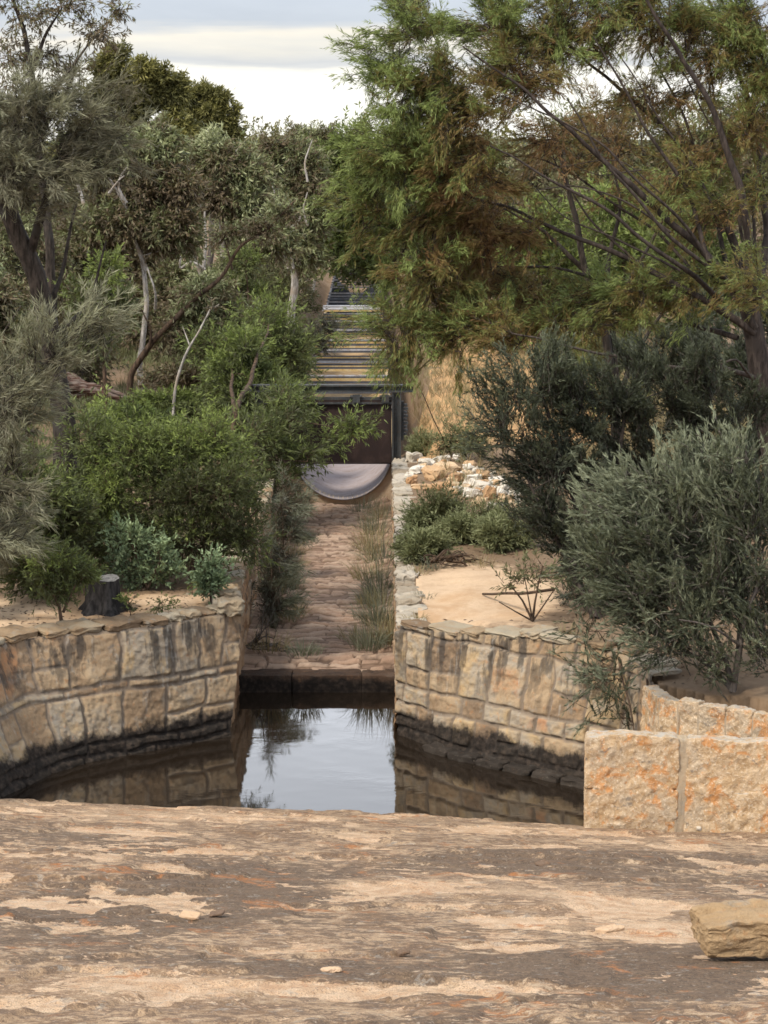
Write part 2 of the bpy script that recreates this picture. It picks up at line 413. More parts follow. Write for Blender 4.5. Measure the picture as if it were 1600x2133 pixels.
SUN_EL, SUN_AZ = 50, 228        # azimuth measured clockwise from +Y
W = bpy.data.worlds.new('World'); SC.world = W; W.use_nodes = True
def world():
    t = W.node_tree; N = t.nodes; N.clear()
    h = H.__new__(H); h.t = t
    out = N.new('ShaderNodeOutputWorld'); bg = N.new('ShaderNodeBackground')
    sky = N.new('ShaderNodeTexSky'); sky.sky_type = 'NISHITA'; sky.sun_disc = False
    sky.sun_elevation = math.radians(SUN_EL); sky.sun_rotation = math.radians(SUN_AZ)
    g = h.n('TexCoord').outputs['Generated']
    sx = h.n('SeparateXYZ', Vector=g); z = sx.outputs['Z']
    n1 = h.noise(h.scale(g, 5, 5, 46), 1.6, 5, .55, .3)
    n2 = h.noise(h.scale(g, 2.2, 2.2, 9), 2.0, 5, .6, .4)
    e = h.math('ADD', z, h.math('MULTIPLY', h.math('SUBTRACT', n1, .5), .022))
    c = h.ramp(h.math('MULTIPLY', e, 2.0), [(0, (9.6, 9.4, 8.6)), (.05, (9.4, 9.2, 8.5)), (.062, (8.4, 8.0, 7.0)), (.068, (4.6, 4.8, 5.1)), (.082, (6.6, 6.3, 5.6)), (.09, (7.6, 7.0, 5.9)), (.1, (4.3, 4.75, 5.4)), (.15, (4.6, 5.1, 5.9)), (.24, (15, 15.8, 17.4)), (.36, (25, 26, 28)), (.55, (13, 13.8, 15.2)), (1, (7, 7.7, 8.9))])
    c = h.mix(.12, c, h.mix(h.ss(n2, .3, .7), (6.5, 6.9, 7.5), (13.5, 13.8, 14.2)))
    mx = h.mix(.93, sky.outputs['Color'], c)
    t.links.new(mx, bg.inputs['Color']); bg.inputs['Strength'].default_value = .1
    t.links.new(bg.outputs[0], out.inputs['Surface'])
world()
sl = bpy.data.lights.new('sun', 'SUN'); sl.energy = 3.3; sl.angle = math.radians(11); sl.color = (1, .91, .78)
so = bpy.data.objects.new('sun', sl); COL.objects.link(so)
_az, _el = math.radians(SUN_AZ), math.radians(SUN_EL)
sd = Vector((math.sin(_az) * math.cos(_el), math.cos(_az) * math.cos(_el), math.sin(_el)))
so.rotation_euler = (-sd).to_track_quat('-Z', 'Y').to_euler(); so.location = (-10, 0, 30)

SC.view_settings.view_transform = 'Standard'; SC.view_settings.look = 'None'
SC.view_settings.exposure = 0.4; SC.view_settings.gamma = 1.0
SC.render.film_transparent = False
cy = SC.cycles
cy.use_denoising = True; cy.max_bounces = 6; cy.diffuse_bounces = 3; cy.glossy_bounces = 3
cy.transmission_bounces = 4; cy.transparent_max_bounces = 4; cy.caustics_reflective = False; cy.caustics_refractive = False
cy.filter_width = 1.6

# ------------------------------------------------------------------ layout of pool and channel
ZW = -0.25                      # water level
CL, CR = -1.56, 0.134           # inner faces of the channel
YS = 24.1                       # sill across the channel mouth
YG = 34.9                       # gate frame and flume mouth
FLR = 0.75                      # flume radius
def flx(Y): return -0.63 - 0.0075 * (Y - 35)

lb = [onz(*p, ZW) for p in [(478, 1532), (400, 1547), (319, 1562), (240, 1577), (159, 1593), (100, 1613), (53, 1636)]]
lt = [onz(*p, .93) for p in [(505, 1272), (412, 1286), (319, 1304), (240, 1312), (159, 1319), (80, 1327), (0, 1340)]]
lb += [np.array([-3.55, 19.9, ZW]), np.array([-3.5, 19.2, ZW]), np.array([-3.2, 18.4, ZW])]
lt += [np.array([-3.85, 20.2, .9]), np.array([-3.8, 19.3, .85]), np.array([-3.5, 18.3, .8])]
rb = [onz(*p, ZW) for p in [(829, 1530), (890, 1552), (965, 1575), (1050, 1595), (1130, 1611), (1200, 1628)]]
rt = [onz(828, 1303, .85), onz(890, 1312, .87), onz(965, 1319, .9), onz(1050, 1324, .93), onz(1130, 1331, .96), onz(1200, 1340, .98)]
rb += [np.array([2.12, 20.35, ZW]), np.array([2.3, 19.95, ZW])]
rt += [np.array([2.26, 20.7, .93]), np.array([2.42, 20.12, .88])]
PC = np.array([-.75, 19.6])
poly = [p[:2] for p in lt[:8]] + [np.array([-3.75, 19.2]), np.array([-3.5, 17.9]), np.array([2.9, 17.9]), np.array([2.6, 19.6])] + [p[:2] for p in rt[::-1]]
poly = [p + (p - PC) / np.linalg.norm(p - PC) * .16 for p in poly]

POLY2 = [p + (p - PC) / np.linalg.norm(p - PC) * .32 for p in poly]
POLY3 = [p + (p - PC) / np.linalg.norm(p - PC) * .2 for p in poly]
def in_poly(x, y, P):
    r = np.zeros(x.shape, bool); n = len(P)
    for i in range(n):
        x0, y0 = P[i]; x1, y1 = P[(i + 1) % n]
        c = ((y0 > y) != (y1 > y)) & (x < (x1 - x0) * (y - y0) / (y1 - y0 + 1e-12) + x0)
        r ^= c
    return r

def rock_base(x, y):
    z = 3.97 - .19 * y - .00113 * y * y - .045 * x * sstep(6, 17, y)
    return z
def rock_h(x, y):
    crest = 18.95 + .25 * fbm(x * .6, 0, seed=3)
    yy = np.minimum(y, crest)
    z = rock_base(x, yy)
    o = np.maximum(y - crest, 0)
    return z - o * .35 - o * o * 1.1

def ground_h(x, y):
    b = .89 + .05 * fbm(x * .45, y * .45, seed=21) + .03 * fbm(x * 2.2, y * 2.2, seed=23, oct=3) + .008 * fbm(x * 6, y * 6, seed=25, oct=2)
    b = b + .35 * sstep(26, 60, y) * fbm(x * .08, y * .08, seed=31) + sstep(2.5, 9, np.abs(x + .7)) * sstep(24, 40, y) * .25
    b = b + .5 * sstep(80, 220, y) * (fbm(x * .02, y * .02, seed=8) + .3)
    # shallow trench the flume runs along
    d = np.abs(x - flx(y))
    tr = (1 - sstep(.95, 1.7, d)) * sstep(34.2, 35.0, y) * (1 - sstep(84, 90, y))
    b = b * (1 - tr) + .08 * tr
    b = b - .06 * (1 - sstep(.2, .75, np.abs(x - .25) + .12 * fbm(x * 3, y * 3, seed=71))) * (y > 22) * (y < 35)
    b = b - .03 * in_poly(x, y, POLY2) - .025 * in_poly(x, y, POLY3)
    ch = (x > CL - .2) & (x < CR + .16) & (y > 22.2) & (y < 35.2)
    b = np.where(ch, np.where(y < 24.3, -1.1, -.2), b)
    b = np.where(in_poly(x, y, poly), -1.1, b)
    lo = rock_base(x, np.minimum(y, 19.0)) - .5
    k = 1 - sstep(18.0, 20.2, y)
    keep = (x > 2.42) & (y > np.maximum(19.9 - (x - 2.4), 18.6) + .07)
    top = b
    b = np.where(in_poly(x, y, poly), b, np.minimum(b, b * (1 - k) + lo * k))
    b = np.where(y < 18.2, lo, b)
    b = np.where(keep, np.maximum(top, .82), b)
    b = np.where((x < -3.6) & (y > 18.7) & ~in_poly(x, y, poly), top, b)
    return b

def axis(lo, hi, step, out_lo, out_hi, g=1.18):
    a = list(np.arange(lo, hi + 1e-6, step)); s = step
    while a[-1] < out_hi: s *= g; a.append(a[-1] + s)
    s = step
    while a[0] > out_lo: s *= g; a.insert(0, a[0] - s)
    return np.array(a)

# ------------------------------------------------------------------ ground, rock, water, bed
def build_ground():
    xs = axis(-7, 7, .07, -900, 900); ys = axis(17.5, 38, .08, -60, 1800, 1.12)
    X, Y = np.meshgrid(xs, ys, indexing='ij'); Z = ground_h(X, Y)
    # leaf litter and bare earth away from the open sand
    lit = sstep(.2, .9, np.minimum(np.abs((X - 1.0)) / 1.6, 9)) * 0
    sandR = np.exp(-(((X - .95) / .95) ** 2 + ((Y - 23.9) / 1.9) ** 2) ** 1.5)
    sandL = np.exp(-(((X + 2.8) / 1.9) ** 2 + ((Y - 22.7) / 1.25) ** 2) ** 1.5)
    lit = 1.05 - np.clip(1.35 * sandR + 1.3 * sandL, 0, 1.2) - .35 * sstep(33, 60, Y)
    mb = MB(); mb.add(np.stack([X, Y, Z], -1), gridq(len(xs), len(ys)), a=lit.ravel())
    return mb.build('ground', MAT['ground'])
tag(build_ground(), kind='structure')

def rock_flat(px, py):
    Y = 12.0
    for _ in range(60):
        p = at(px, py, Y); Y = min(19, max(7, Y + (p[2] - float(rock_base(np.array(p[0]), np.array(Y)))) * 1.5))
    return at(px, py, Y)
def build_rock():
    xs = axis(-4.6, 5.2, .022, -45, 45, 1.2); ys = axis(7.2, 20.2, .03, -14, 20.3, 1.25)
    X, Y = np.meshgrid(xs, ys, indexing='ij'); Z = rock_h(X, Y)
    wx = X + .35 * fbm(X * .7, Y * .7, seed=41); wy = Y + .35 * fbm(X * .7, Y * .7, seed=42)
    f = fbm(wx * .55, wy * .6, seed=43, oct=5)
    # sheets of rock flaked away: a few terraces with ragged edges
    st = 0; fl = 0
    for lev, hgt in ((-.22, .035), (.02, .03), (.2, .04), (.36, .03)):
        s = sstep(lev - .012, lev + .012, f); st = st + s * hgt
    f2 = fbm(wx * 1.7 + 9, wy * 1.9, seed=47, oct=5)
    s2 = sstep(.2, .235, f2); st = st - s2 * .028
    f3 = fbm(wx * 4.5 + 3, wy * 4.5, seed=52, oct=4); s3 = sstep(.25, .3, f3); st = st - s3 * .012
    fl = np.clip(s2 * .55 + s3 * .3 + .25 * sstep(-.05, -.22, f) + .18 * fbm(X * .9, Y * .9, seed=44), 0, 1)
    Z = Z + st * .6 - .04 + .018 * fbm(X * 1.2, Y * 1.2, seed=55) + .006 * fbm(X * 7, Y * 7, seed=57) + .004 * fbm(X * 22, Y * 22, seed=58, oct=2)
    lich = .29 + .6 * fbm(wx * .38 + 4, wy * .38 + 2, seed=61, oct=3) + .25 * fbm(wx * 2, wy * 2, seed=63)
    lich = lich - .25 * sstep(15.5, 18.5, Y) * sstep(1.5, -1, X * 0 - 1)
    for px, py, rx, ry, am in ((540, 1835, 260, 34, .7), (330, 1910, 220, 28, .55), (1000, 1795, 380, 24, .5), (1480, 1800, 200, 25, .35), (1430, 2010, 260, 45, .5), (120, 1890, 160, 40, .5), (350, 1760, 300, 20, .3), (640, 2010, 200, 24, .3), (250, 2070, 330, 45, -.4), (1150, 1985, 200, 22, .3),
                               (960, 1850, 330, 22, -.6), (1320, 1905, 140, 16, -.6), (620, 1960, 160, 22, -.45), (400, 2060, 260, 30, -.45), (100, 1790, 120, 12, -.5), (600, 1700, 900, 22, -.45), (700, 2110, 1000, 50, -.3), (300, 2040, 260, 20, -.3)):
        c0 = rock_flat(px, py); c1 = rock_flat(px + rx, py); c2 = rock_flat(px, py - ry)
        q = ((wx - c0[0]) / (c1[0] - c0[0])) ** 2 + ((wy - c0[1]) / (c2[1] - c0[1])) ** 2
        lich = lich + am * np.exp(-q * .8); fl = np.clip(fl - .8 * min(am, 0) * np.exp(-q * 1.2), 0, 1)
    lich = np.clip(lich - s2 * .4, 0, 1)
    mb = MB(); mb.add(np.stack([X, Y, Z], -1), gridq(len(xs), len(ys)), a=fl.ravel())
    return mb.build('granite_outcrop', MAT['rock'], extra={'lichen': lich.ravel()})
tag(build_rock(), kind='structure')

mb = MB()
mb.add([[-4.2, 17.0, ZW], [3.0, 17.0, ZW], [3.0, 24.3, ZW], [-4.2, 24.3, ZW]], [[0, 1, 2, 3]])
tag(mb.build('water', MAT['water']), kind='structure')

def cells(u, v, rows, seed, wmin, wmax, warp=.02, U0=0.0):
    """irregular coursed stones: for points (u,v) -> (stone id value 0..1, distance to the stone's edge)"""
    uu = u + warp * fbm(u * 5, v * 5, seed=seed + 1, oct=3) * 2; vv = v + warp * fbm(u * 3.3 + 7, v * 5, seed=seed + 2, oct=3) * 2
    r = np.random.default_rng(seed)
    idv = np.zeros(u.shape); ed = np.full(u.shape, 9.0)
    for i in range(len(rows) - 1):
        a, b = rows[i], rows[i + 1]
        cuts = [u.min() - 1]
        while cuts[-1] < u.max() + 1: cuts.append(cuts[-1] + r.uniform(wmin, wmax) * (1.0 if (b - a) > .12 else 1.4))
        cuts = np.array(cuts); vals = r.random(len(cuts))
        sub = r.random(len(cuts))
        k = np.clip(np.searchsorted(cuts, uu) - 1, 0, len(cuts) - 2)
        m = (vv >= a) & (vv < b)
        e = np.minimum(np.minimum(uu - cuts[k], cuts[k + 1] - uu), np.minimum(vv - a, b - vv))
        val = vals[k]
        # some stones are split in two over the height
        mid = a + (b - a) * (.35 + .3 * sub[k]); sp = (sub[k] < .3) & ((b - a) > .2)
        e = np.where(sp, np.minimum(e, np.abs(vv - mid)), e); val = np.where(sp & (vv > mid), (val * 7.3) % 1, val)
        idv = np.where(m, val, idv); ed = np.where(m, e, ed)
    return idv, ed

def resample(P, step):
    P = np.asarray(P, float); d = np.r_[0, np.cumsum(np.linalg.norm(np.diff(P, axis=0), axis=1))]
    n = max(2, int(d[-1] / step)); s = np.linspace(0, d[-1], n)
    Q = np.stack([np.interp(s, d, P[:, i]) for i in range(3)], 1)
    # round the corners of the control polygon
    for _ in range(max(1, int(.12 / step))):
        Q[1:-1] = (Q[:-2] + 2 * Q[1:-1] + Q[2:]) / 4
    return Q, s

def wall_face(B, T, zb, rows, seed, mat, parent, name='facing', flip=1, wmin=.18, wmax=.42, bulge=.022, rough=.016, step=.011, orange=(), origin=(0, 0, 0)):
    """stone face between a base line and a top line, real relief, one mesh"""
    n = int(np.linalg.norm(np.diff(np.asarray(B), axis=0), axis=1).sum() / step)
    Bq, s = resample(B, step)
    Tq, _ = resample(T, step); Tq = np.stack([np.interp(np.linspace(0, 1, len(Bq)), np.linspace(0, 1, len(Tq)), Tq[:, i]) for i in range(3)], 1)
    Ht = Tq[:, 2].mean() - zb
    nv = int(Ht / step)
    tt = np.linspace(0, 1, nv)
    Z0 = np.full(len(Bq), zb)
    k = (zb - Bq[:, 2]) / (Tq[:, 2] - Bq[:, 2] + 1e-9)
    low = Bq + (Tq - Bq) * k[:, None]
    Pt = low[:, None, :] + (Tq - low)[:, None, :] * tt[None, :, None]
    tan = np.gradient(Bq[:, :2], axis=0); tan /= np.linalg.norm(tan, axis=1, keepdims=True) + 1e-9
    nrm = np.stack([tan[:, 1], -tan[:, 0], np.zeros(len(tan))], 1) * flip
    U = np.broadcast_to(s[:, None], Pt.shape[:2]); V = Pt[..., 2]
    idv, ed = cells(U, V, rows, seed, wmin, wmax)
    x, y, z = Pt[..., 0], Pt[..., 1], Pt[..., 2]
    body = sstep(.004, .03, ed) * (.6 + .4 * sstep(-.35, .25, fbm(U * 2.3, V * 3, seed=seed + 9, oct=3)))
    facet = fbm(x * 8 + idv * 40, y * 8, z * 9 + idv * 13, seed + 3, 3)
    fine = fbm(x * 22, y * 22, z * 22, seed + 4, 3)
    tilt = (idv - .5) * .03
    D = body * (bulge + tilt + rough * facet + .01 * fine) - (1 - body) * .004 + .007 * fine + .012 * fbm(U * 1.1, V * 1.3, seed=seed + 11, oct=3)
    Pt = Pt + nrm[:, None, :] * D[..., None]
    mb = MB(); mb.add(Pt, gridq(len(Bq), nv), a=idv.ravel())
    org = np.zeros(x.shape)
    for (cx_, cz_, hx_, hz_) in orange:
        org = np.maximum(org, (1 - sstep(.8, 1.05, np.abs(x - cx_) / hx_)) * (1 - sstep(.75, 1.2, np.abs(z - cz_) / hz_)) * body)
    up = sstep(.2, 1.0, (z - ZW) / (Tq[:, 2] - ZW)[:, None])
    o = mb.build(name, mat, parent, origin=origin, extra={'mortar': (1 - sstep(.01, .024, ed + .012 * fbm(U * 14, V * 14, seed=seed + 21, oct=3))).ravel(), 'up': up.ravel(), 'orange': org.ravel()})
    return o, Tq, nrm

def coping_row(T, nrm, depth, h, seed, mat, parent, lmin=.2, lmax=.5, over=.03, name='coping', origin=(0, 0, 0), inset=None, sink=0.0):
    r = np.random.default_rng(seed); mb = MB()
    d = np.r_[0, np.cumsum(np.linalg.norm(np.diff(T, axis=0), axis=1))]; s = 0.0
    while s < d[-1] - .05:
        L = min(r.uniform(lmin, lmax), d[-1] - s); m = s + L / 2
        p = np.array([np.interp(m, d, T[:, i]) for i in range(3)]); nn = np.array([np.interp(m, d, nrm[:, i]) for i in range(3)])
        nn /= np.linalg.norm(nn); hh = h * r.uniform(.6, 1.3); dp = depth * r.uniform(.7, 1.3)
        ang = math.atan2(nn[1], nn[0]) + math.pi / 2
        c = p + nn * (over - dp / 2 + r.uniform(-.015, .015)) + np.array([0, 0, hh / 2 - .01 - sink + r.uniform(-.006, .006)])
        rstone(mb, c, (L / 2 * .985, dp / 2, hh / 2), r.uniform(-.03, .03), r.uniform(-.04, .04), ang, seed=int(r.integers(1e6)), n=12, k=8, rough=.42, freq=3.5, a=r.random())
        s += L + .006
    n = mb.n
    return mb.build(name, mat, parent, origin=origin, extra={'mortar': np.zeros(n), 'up': np.ones(n)})

rows_pool = [-1.0, -.5, -.26, -.1, .13, .22, .42, .76, .86, 1.3]
# left curved wall
w = empty('stone_wall', (-2.6, 21.7, ZW), 'ochre rubble wall left of the pool, curved, dark streaks under its rim', 'wall')
o_ = np.array(w.location)
f_, T_, n_ = wall_face(lb, lt, -.8, [-1, -.5, -.2, -.1, .36, .44, .93, 1.3], 5, MAT['pool_stone'], w, flip=-1, origin=o_, wmin=.26, wmax=.55, orange=[(at(8, 1410, 20.9)[0], at(8, 1410, 20.9)[2], .07, .2)])
coping_row(T_, n_, .3, .06, 6, MAT['coping_dark'], w, origin=o_, lmin=.16, lmax=.42, over=.015)
# right curved wall
w = empty('stone_wall', (1.2, 21.4, ZW), 'ochre rubble wall right of the pool, below the sand, with one orange stone', 'wall')
o_ = np.array(w.location)
f_, T_, n_ = wall_face(rb, rt, -.8, [-1, -.5, -.16, .1, .28, .8, 1.3], 14, MAT['pool_stone'], w, flip=1, origin=o_, wmin=.24, wmax=.46, orange=[(at(1057, 1425, 21.3)[0], at(1057, 1425, 21.3)[2], .125, .12), (at(1120, 1500, 21.2)[0], at(1120, 1500, 21.2)[2], .1, .06)])
coping_row(T_, n_, .3, .05, 16, MAT['coping_dark'], w, origin=o_, lmin=.2, lmax=.5, over=.02)
ft = MB(); rr = np.random.default_rng(4)
P_, s_ = resample(rb[1:], .02); i = 6
tanp = np.gradient(P_[:, :2], axis=0)
while i < len(P_) - 12:
    L = rr.uniform(.26, .36); j = min(len(P_) - 1, i + int(L / .02 / 2)); t = tanp[j] / np.linalg.norm(tanp[j])
    rstone(ft, P_[j] + np.array([t[1] * .06, -t[0] * .06, .0]), (L / 2 * .95, .11, .055), 0, 0, math.atan2(t[1], t[0]), seed=i, n=8, k=7, rough=.3, a=rr.random())
    i += int(L / .02)
ft.build('footing', MAT['footing'], w, origin=o_, extra={'mortar': np.zeros(ft.n), 'up': np.zeros(ft.n)})

# channel walls
def chan_wall(label, X, flip, y0, y1, top, seed, cop, copd):
    w = empty('channel_wall', (X, (y0 + y1) / 2, 0), label, 'wall')
    o_ = np.array(w.location)
    ys = np.linspace(y0, y1, 12)
    B = [np.array([X, y, -.3]) for y in ys]; T = [np.array([X - flip * .02, y, top]) for y in ys]
    f_, T_, n_ = wall_face(B, T, -.5, [-.6, -.05, .18, .33, .55, top + .4], seed, MAT['chan_stone'], w, flip=flip, origin=o_, wmin=.3, wmax=.7, step=.018)
    coping_row(T_, n_, copd, .09, seed + 1, cop, w, origin=o_, lmin=.2, lmax=.5, over=.02)
    return w
chan_wall('brown stone wall along the left side of the channel, overgrown', CL, 1, 22.62, 34.9, .8, 31, MAT['coping_dark'], .4)
chan_wall('stone channel wall on the right with a pale lichen covered top', CR, -1, 22.5, 34.9, .78, 37, MAT['coping'], .26)

# sill stones
w = empty('stone_sill', ((CL + CR) / 2, YS, -.05), 'dark stone step across the mouth of the channel, above the water', 'step')
mb = MB(); x = CL - .05; o_ = np.array(w.location); r = np.random.default_rng(3)
for L in (.62, .75, .42):
    rstone(mb, (x + L / 2, YS + .22, -.375), (L / 2 * .996, .17, .31), seed=int(L * 100), n=24, k=40, rough=.035, freq=5, a=r.random()); x += L
mb.build('sill_stone', MAT['sill'], w, origin=o_, extra={'mortar': np.zeros(mb.n), 'up': np.zeros(mb.n)})

# channel bed
def build_bed():
    xs = np.arange(CL - .05, CR + .06, .016); ys = np.r_[YS + .325, np.arange(YS + .34, 29, .014), np.arange(29, 35.4, .025)]
    X, Y = np.meshgrid(xs, ys, indexing='ij')
    r = np.random.default_rng(8); rows = [ys[0] - .2]
    while rows[-1] < ys[-1]: rows.append(rows[-1] + r.uniform(.055, .15))
    idv, ed = cells(X, Y, rows, 77, .12, .42, .045)
    body = sstep(.004, .03, ed)
    edge = np.minimum(X - CL, CR - X)
    Z = .0 + .012 * sstep(YS + .3, 35, Y) * 10 + body * (.015 + .075 * (idv - .3)) * (.4 + .6 * sstep(-.3, .3, fbm(X * 2, Y * 2, seed=83))) + .02 * fbm(X * 5, Y * 5, seed=79) - .085 * (1 - sstep(YS + .3, YS + 1.5, Y)) + .07 * (1 - sstep(0, .4, edge)) * sstep(YS + .3, YS + 1.5, Y) + .008 * fbm(X * 20, Y * 20, seed=80)
    Z[:, 0] = -.16
    mb = MB(); mb.add(np.stack([X, Y, Z], -1), gridq(len(xs), len(ys)), a=idv.ravel())
    return mb.build('channel_bed', MAT['bed'], extra={'mortar': (1 - sstep(.003, .02, ed)).ravel()})
tag(build_bed(), kind='structure')

# track
def build_track():
    ys = np.linspace(35.5, 64, 120); xs = np.linspace(-1, 1, 30)
    Yg, Sg = np.meshgrid(ys, xs, indexing='ij')
    cx = 2.1 + .045 * (Yg - 36); hw = 1.7 + .2 * fbm(Yg * .2, Sg * 0, seed=6)
    X = cx + Sg * hw; Z = ground_h(X, Yg) + .012 + .02 * (1 - Sg ** 2)
    mb = MB(); mb.add(np.stack([X, Yg, Z], -1), gridq(len(ys), len(xs))[:, ::-1])
    return mb.build('track', MAT['track'])
tag(build_track(), kind='structure')

# far ridge
def build_ridge():
    xs = np.linspace(-700, 700, 180); ys = np.linspace(420, 900, 30)
    X, Y = np.meshgrid(xs, ys, indexing='ij')
    Z = -2 + 8.5 * np.exp(-((Y - 600) / 120) ** 2) * (1 + .35 * fbm(X * .008, Y * .004, seed=4)) + 1.5 * fbm(X * .05, Y * .05, seed=9)
    h = H('wooded_ridge'); n = h.noise(h.pos(), .12, 5, .7)
    m = h.done(h.bsdf(h.mix(n, (.035, .045, .025), (.09, .095, .05)), .95, .1))
    mb = MB(); mb.add(np.stack([X, Y, Z], -1), gridq(len(xs), len(ys)))
    return mb.build('hill', m)
tag(build_ridge(), kind='structure')

# ------------------------------------------------------------------ granite slab walls
def slab_wall(label, pts, hs, thick, gapm, seed, top, rough=.12):
    """a row of upright slabs on a line of base points"""
    base = np.mean(pts, axis=0)
    w = empty('slab_wall', base, label, 'wall'); r = np.random.default_rng(seed)
    for i in range(len(pts) - 1):
        a, b = np.asarray(pts[i]), np.asarray(pts[i + 1]); d = b - a; L = np.linalg.norm(d[:2]); ang = math.atan2(d[1], d[0])
        zt = top + r.uniform(-.02, .02); zb = min(a[2], b[2]) - .12
        c = (a + b) / 2; nrm = np.array([-d[1], d[0], 0]) / L
        mb = MB()
        V, Q = rbox_v(64, 26.0)
        hh = np.array([L / 2 - gapm / 2, thick / 2, (zt - zb) / 2])
        # uneven top edge, pitched front face
        ft = np.stack([fbm(V[:, 0] * hh[0] * 5 + i * 9, V[:, 1], V[:, 2] * hh[2] * 5, seed + i, 5)] * 3, 1)
        tp = fbm(V[:, 0] * hh[0] * 3 + i * 5, V[:, 1] * .3, 0, seed + 50 + i, 4)
        fine = fbm(V[:, 0] * hh[0] * 26, V[:, 1] * hh[1] * 26, V[:, 2] * hh[2] * 26, seed + 70 + i, 3)
        V = V * hh
        pit = -np.abs(fbm(V[:, 0] * 9 + i * 3, V[:, 1] * 4, V[:, 2] * 9, seed + 30 + i, 4))
        V[:, 1] += (.016 * ft[:, 0] + .011 * fine - .02 * (pit + .15)) * np.sign(V[:, 1]) * 1.2
        V[:, 2] += np.where(V[:, 2] > 0, .045 * tp + .01 * fine, 0)
        V[:, 0] += .008 * fine
        V = rot(V, r.uniform(-.02, .02), 0, ang) + np.array([c[0], c[1], (zt + zb) / 2]) + nrm * thick / 2
        mb.add(V, Q, a=r.random())
        o = mb.build('slab', MAT['slab'], w, origin=base, extra={'mortar': np.zeros(mb.n), 'up': np.zeros(mb.n)})
        # mortar joint
        if i < len(pts) - 2:
            jm = MB(); rstone(jm, np.array([b[0], b[1], (zt + zb) / 2]) + nrm * (thick / 2 - .0), (gapm * 1.1, thick / 2 * .97, (zt - zb) / 2 - .03), 0, 0, ang, seed=seed + 90 + i, n=24, k=14, rough=.12)
            jm.build('mortar_joint', MAT['mortar'], w, origin=base, extra={'mortar': np.zeros(jm.n), 'up': np.zeros(jm.n)})
    return w
fb = []
for px, py in ((1211, 1716), (1418, 1726), (1625, 1738), (1830, 1752)):
    Y = 18.35
    for _ in range(12):
        p = at(px, py, Y); zr = float(rock_h(np.array(p[0]), np.array(Y))) ; Y += (p[2] - zr) * 3.5 * .5
    fb.append(at(px, py, Y))
print('slab base', [np.round(p, 2) for p in fb])
slab_wall('orange mottled granite slabs in a low wall on the rock at the pool edge', fb, None, .17, .05, 5, .76)
pb = [onz(*p, .84) for p in ((1338, 1421), (1372, 1446), (1412, 1459), (1455, 1467), (1512, 1474), (1568, 1482), (1630, 1490), (1700, 1498))]
pb = [np.array([p[0], p[1], .2]) for p in pb]
slab_wall('narrow upright stone slabs in a low wall under the grey-green bush', pb, None, .12, .012, 25, .84)

# cut block on the rock
def rock_hit(px, py):
    Y = 10.0
    for _ in range(60):
        p = at(px, py, Y); Y += (p[2] - float(rock_h(np.array(p[0]), np.array(Y)))) * 1.5
    return at(px, py, Y)
p = rock_hit(1560, 1985)
mb = MB()
V, Q = rbox_v(44, 28.0)
hh = np.array([.36, .15, .09])
dd = np.stack([fbm(V[:, 0] * 2.4, V[:, 1] * 2.4, V[:, 2] * 2.4, 91 + k, 5) for k in range(3)], 1)
V = V * hh; V[:, 2] *= np.where(V[:, 2] > 0, 1.0 - .3 * sstep(-.2, -.34, V[:, 0]) + .25 * V[:, 0], 1.0)
d2 = np.stack([fbm(V[:, 0] * 18, V[:, 1] * 18, V[:, 2] * 18, 95 + k, 4) for k in range(3)], 1)
V = rot(V + dd * .022 + d2 * .02, 0, .0, .09) + np.array([.06, .15, .07])
mb.add(V, Q, a=.5)
o = mb.build('stone_block', MAT['block'], None, origin=None, extra={'mortar': np.zeros(mb.n), 'up': np.zeros(mb.n)})
o.location = p + np.array([.085, 0, 0])
tag(o, 'rough yellowish cut stone block lying alone on the bare rock', 'stone block')

# loose flakes and pebbles on the rock
_r = np.random.default_rng(31)
fk = [(452, 1904, 20, 'd'), (395, 1908, 26, 'p'), (1270, 1937, 34, 'p'), (100, 1772, 14, 'd'), (840, 1985, 16, 'd'), (1130, 1800, 16, 'd'), (690, 2022, 26, 'p')]
for i, (px, py, hw, kk) in enumerate(fk):
    p = rock_hit(px, py); k = ppm(p[1]); mb = MB()
    rstone(mb, (0, 0, .004), (hw / k * .8, hw / k * _r.uniform(.5, .8), _r.uniform(.006, .01)), -.2, _r.uniform(-.06, .06), _r.uniform(0, 3), seed=400 + i, n=12, k=5, rough=.5, freq=3.0, a=_r.random())
    o = mb.build('rock_flake', MAT[{'p': 'flake', 'd': 'flake_dark', 'o': 'flake_rust'}[kk]], smooth=False, extra={'mortar': np.zeros(mb.n), 'up': np.zeros(mb.n)}); o.location = p
    tag(o, {'p': 'thin pale peach flake lying loose on the bare granite', 'd': 'small dark brown chip lying loose on the bare granite', 'o': 'rusty orange thin plate lying on the granite, bottom left'}[kk], 'rock flake', 'loose flakes on the granite')
p = rock_hit(1456, 1728); mb = MB(); rstone(mb, (0, -.01, .012), (.022, .018, .018), seed=9, n=8, k=3, rough=.15)
o = mb.build('pebble', MAT['rubble_white'], extra={'mortar': np.zeros(mb.n), 'up': np.zeros(mb.n)}); o.location = p; tag(o, 'small white pebble at the foot of the orange granite slabs', 'pebble')
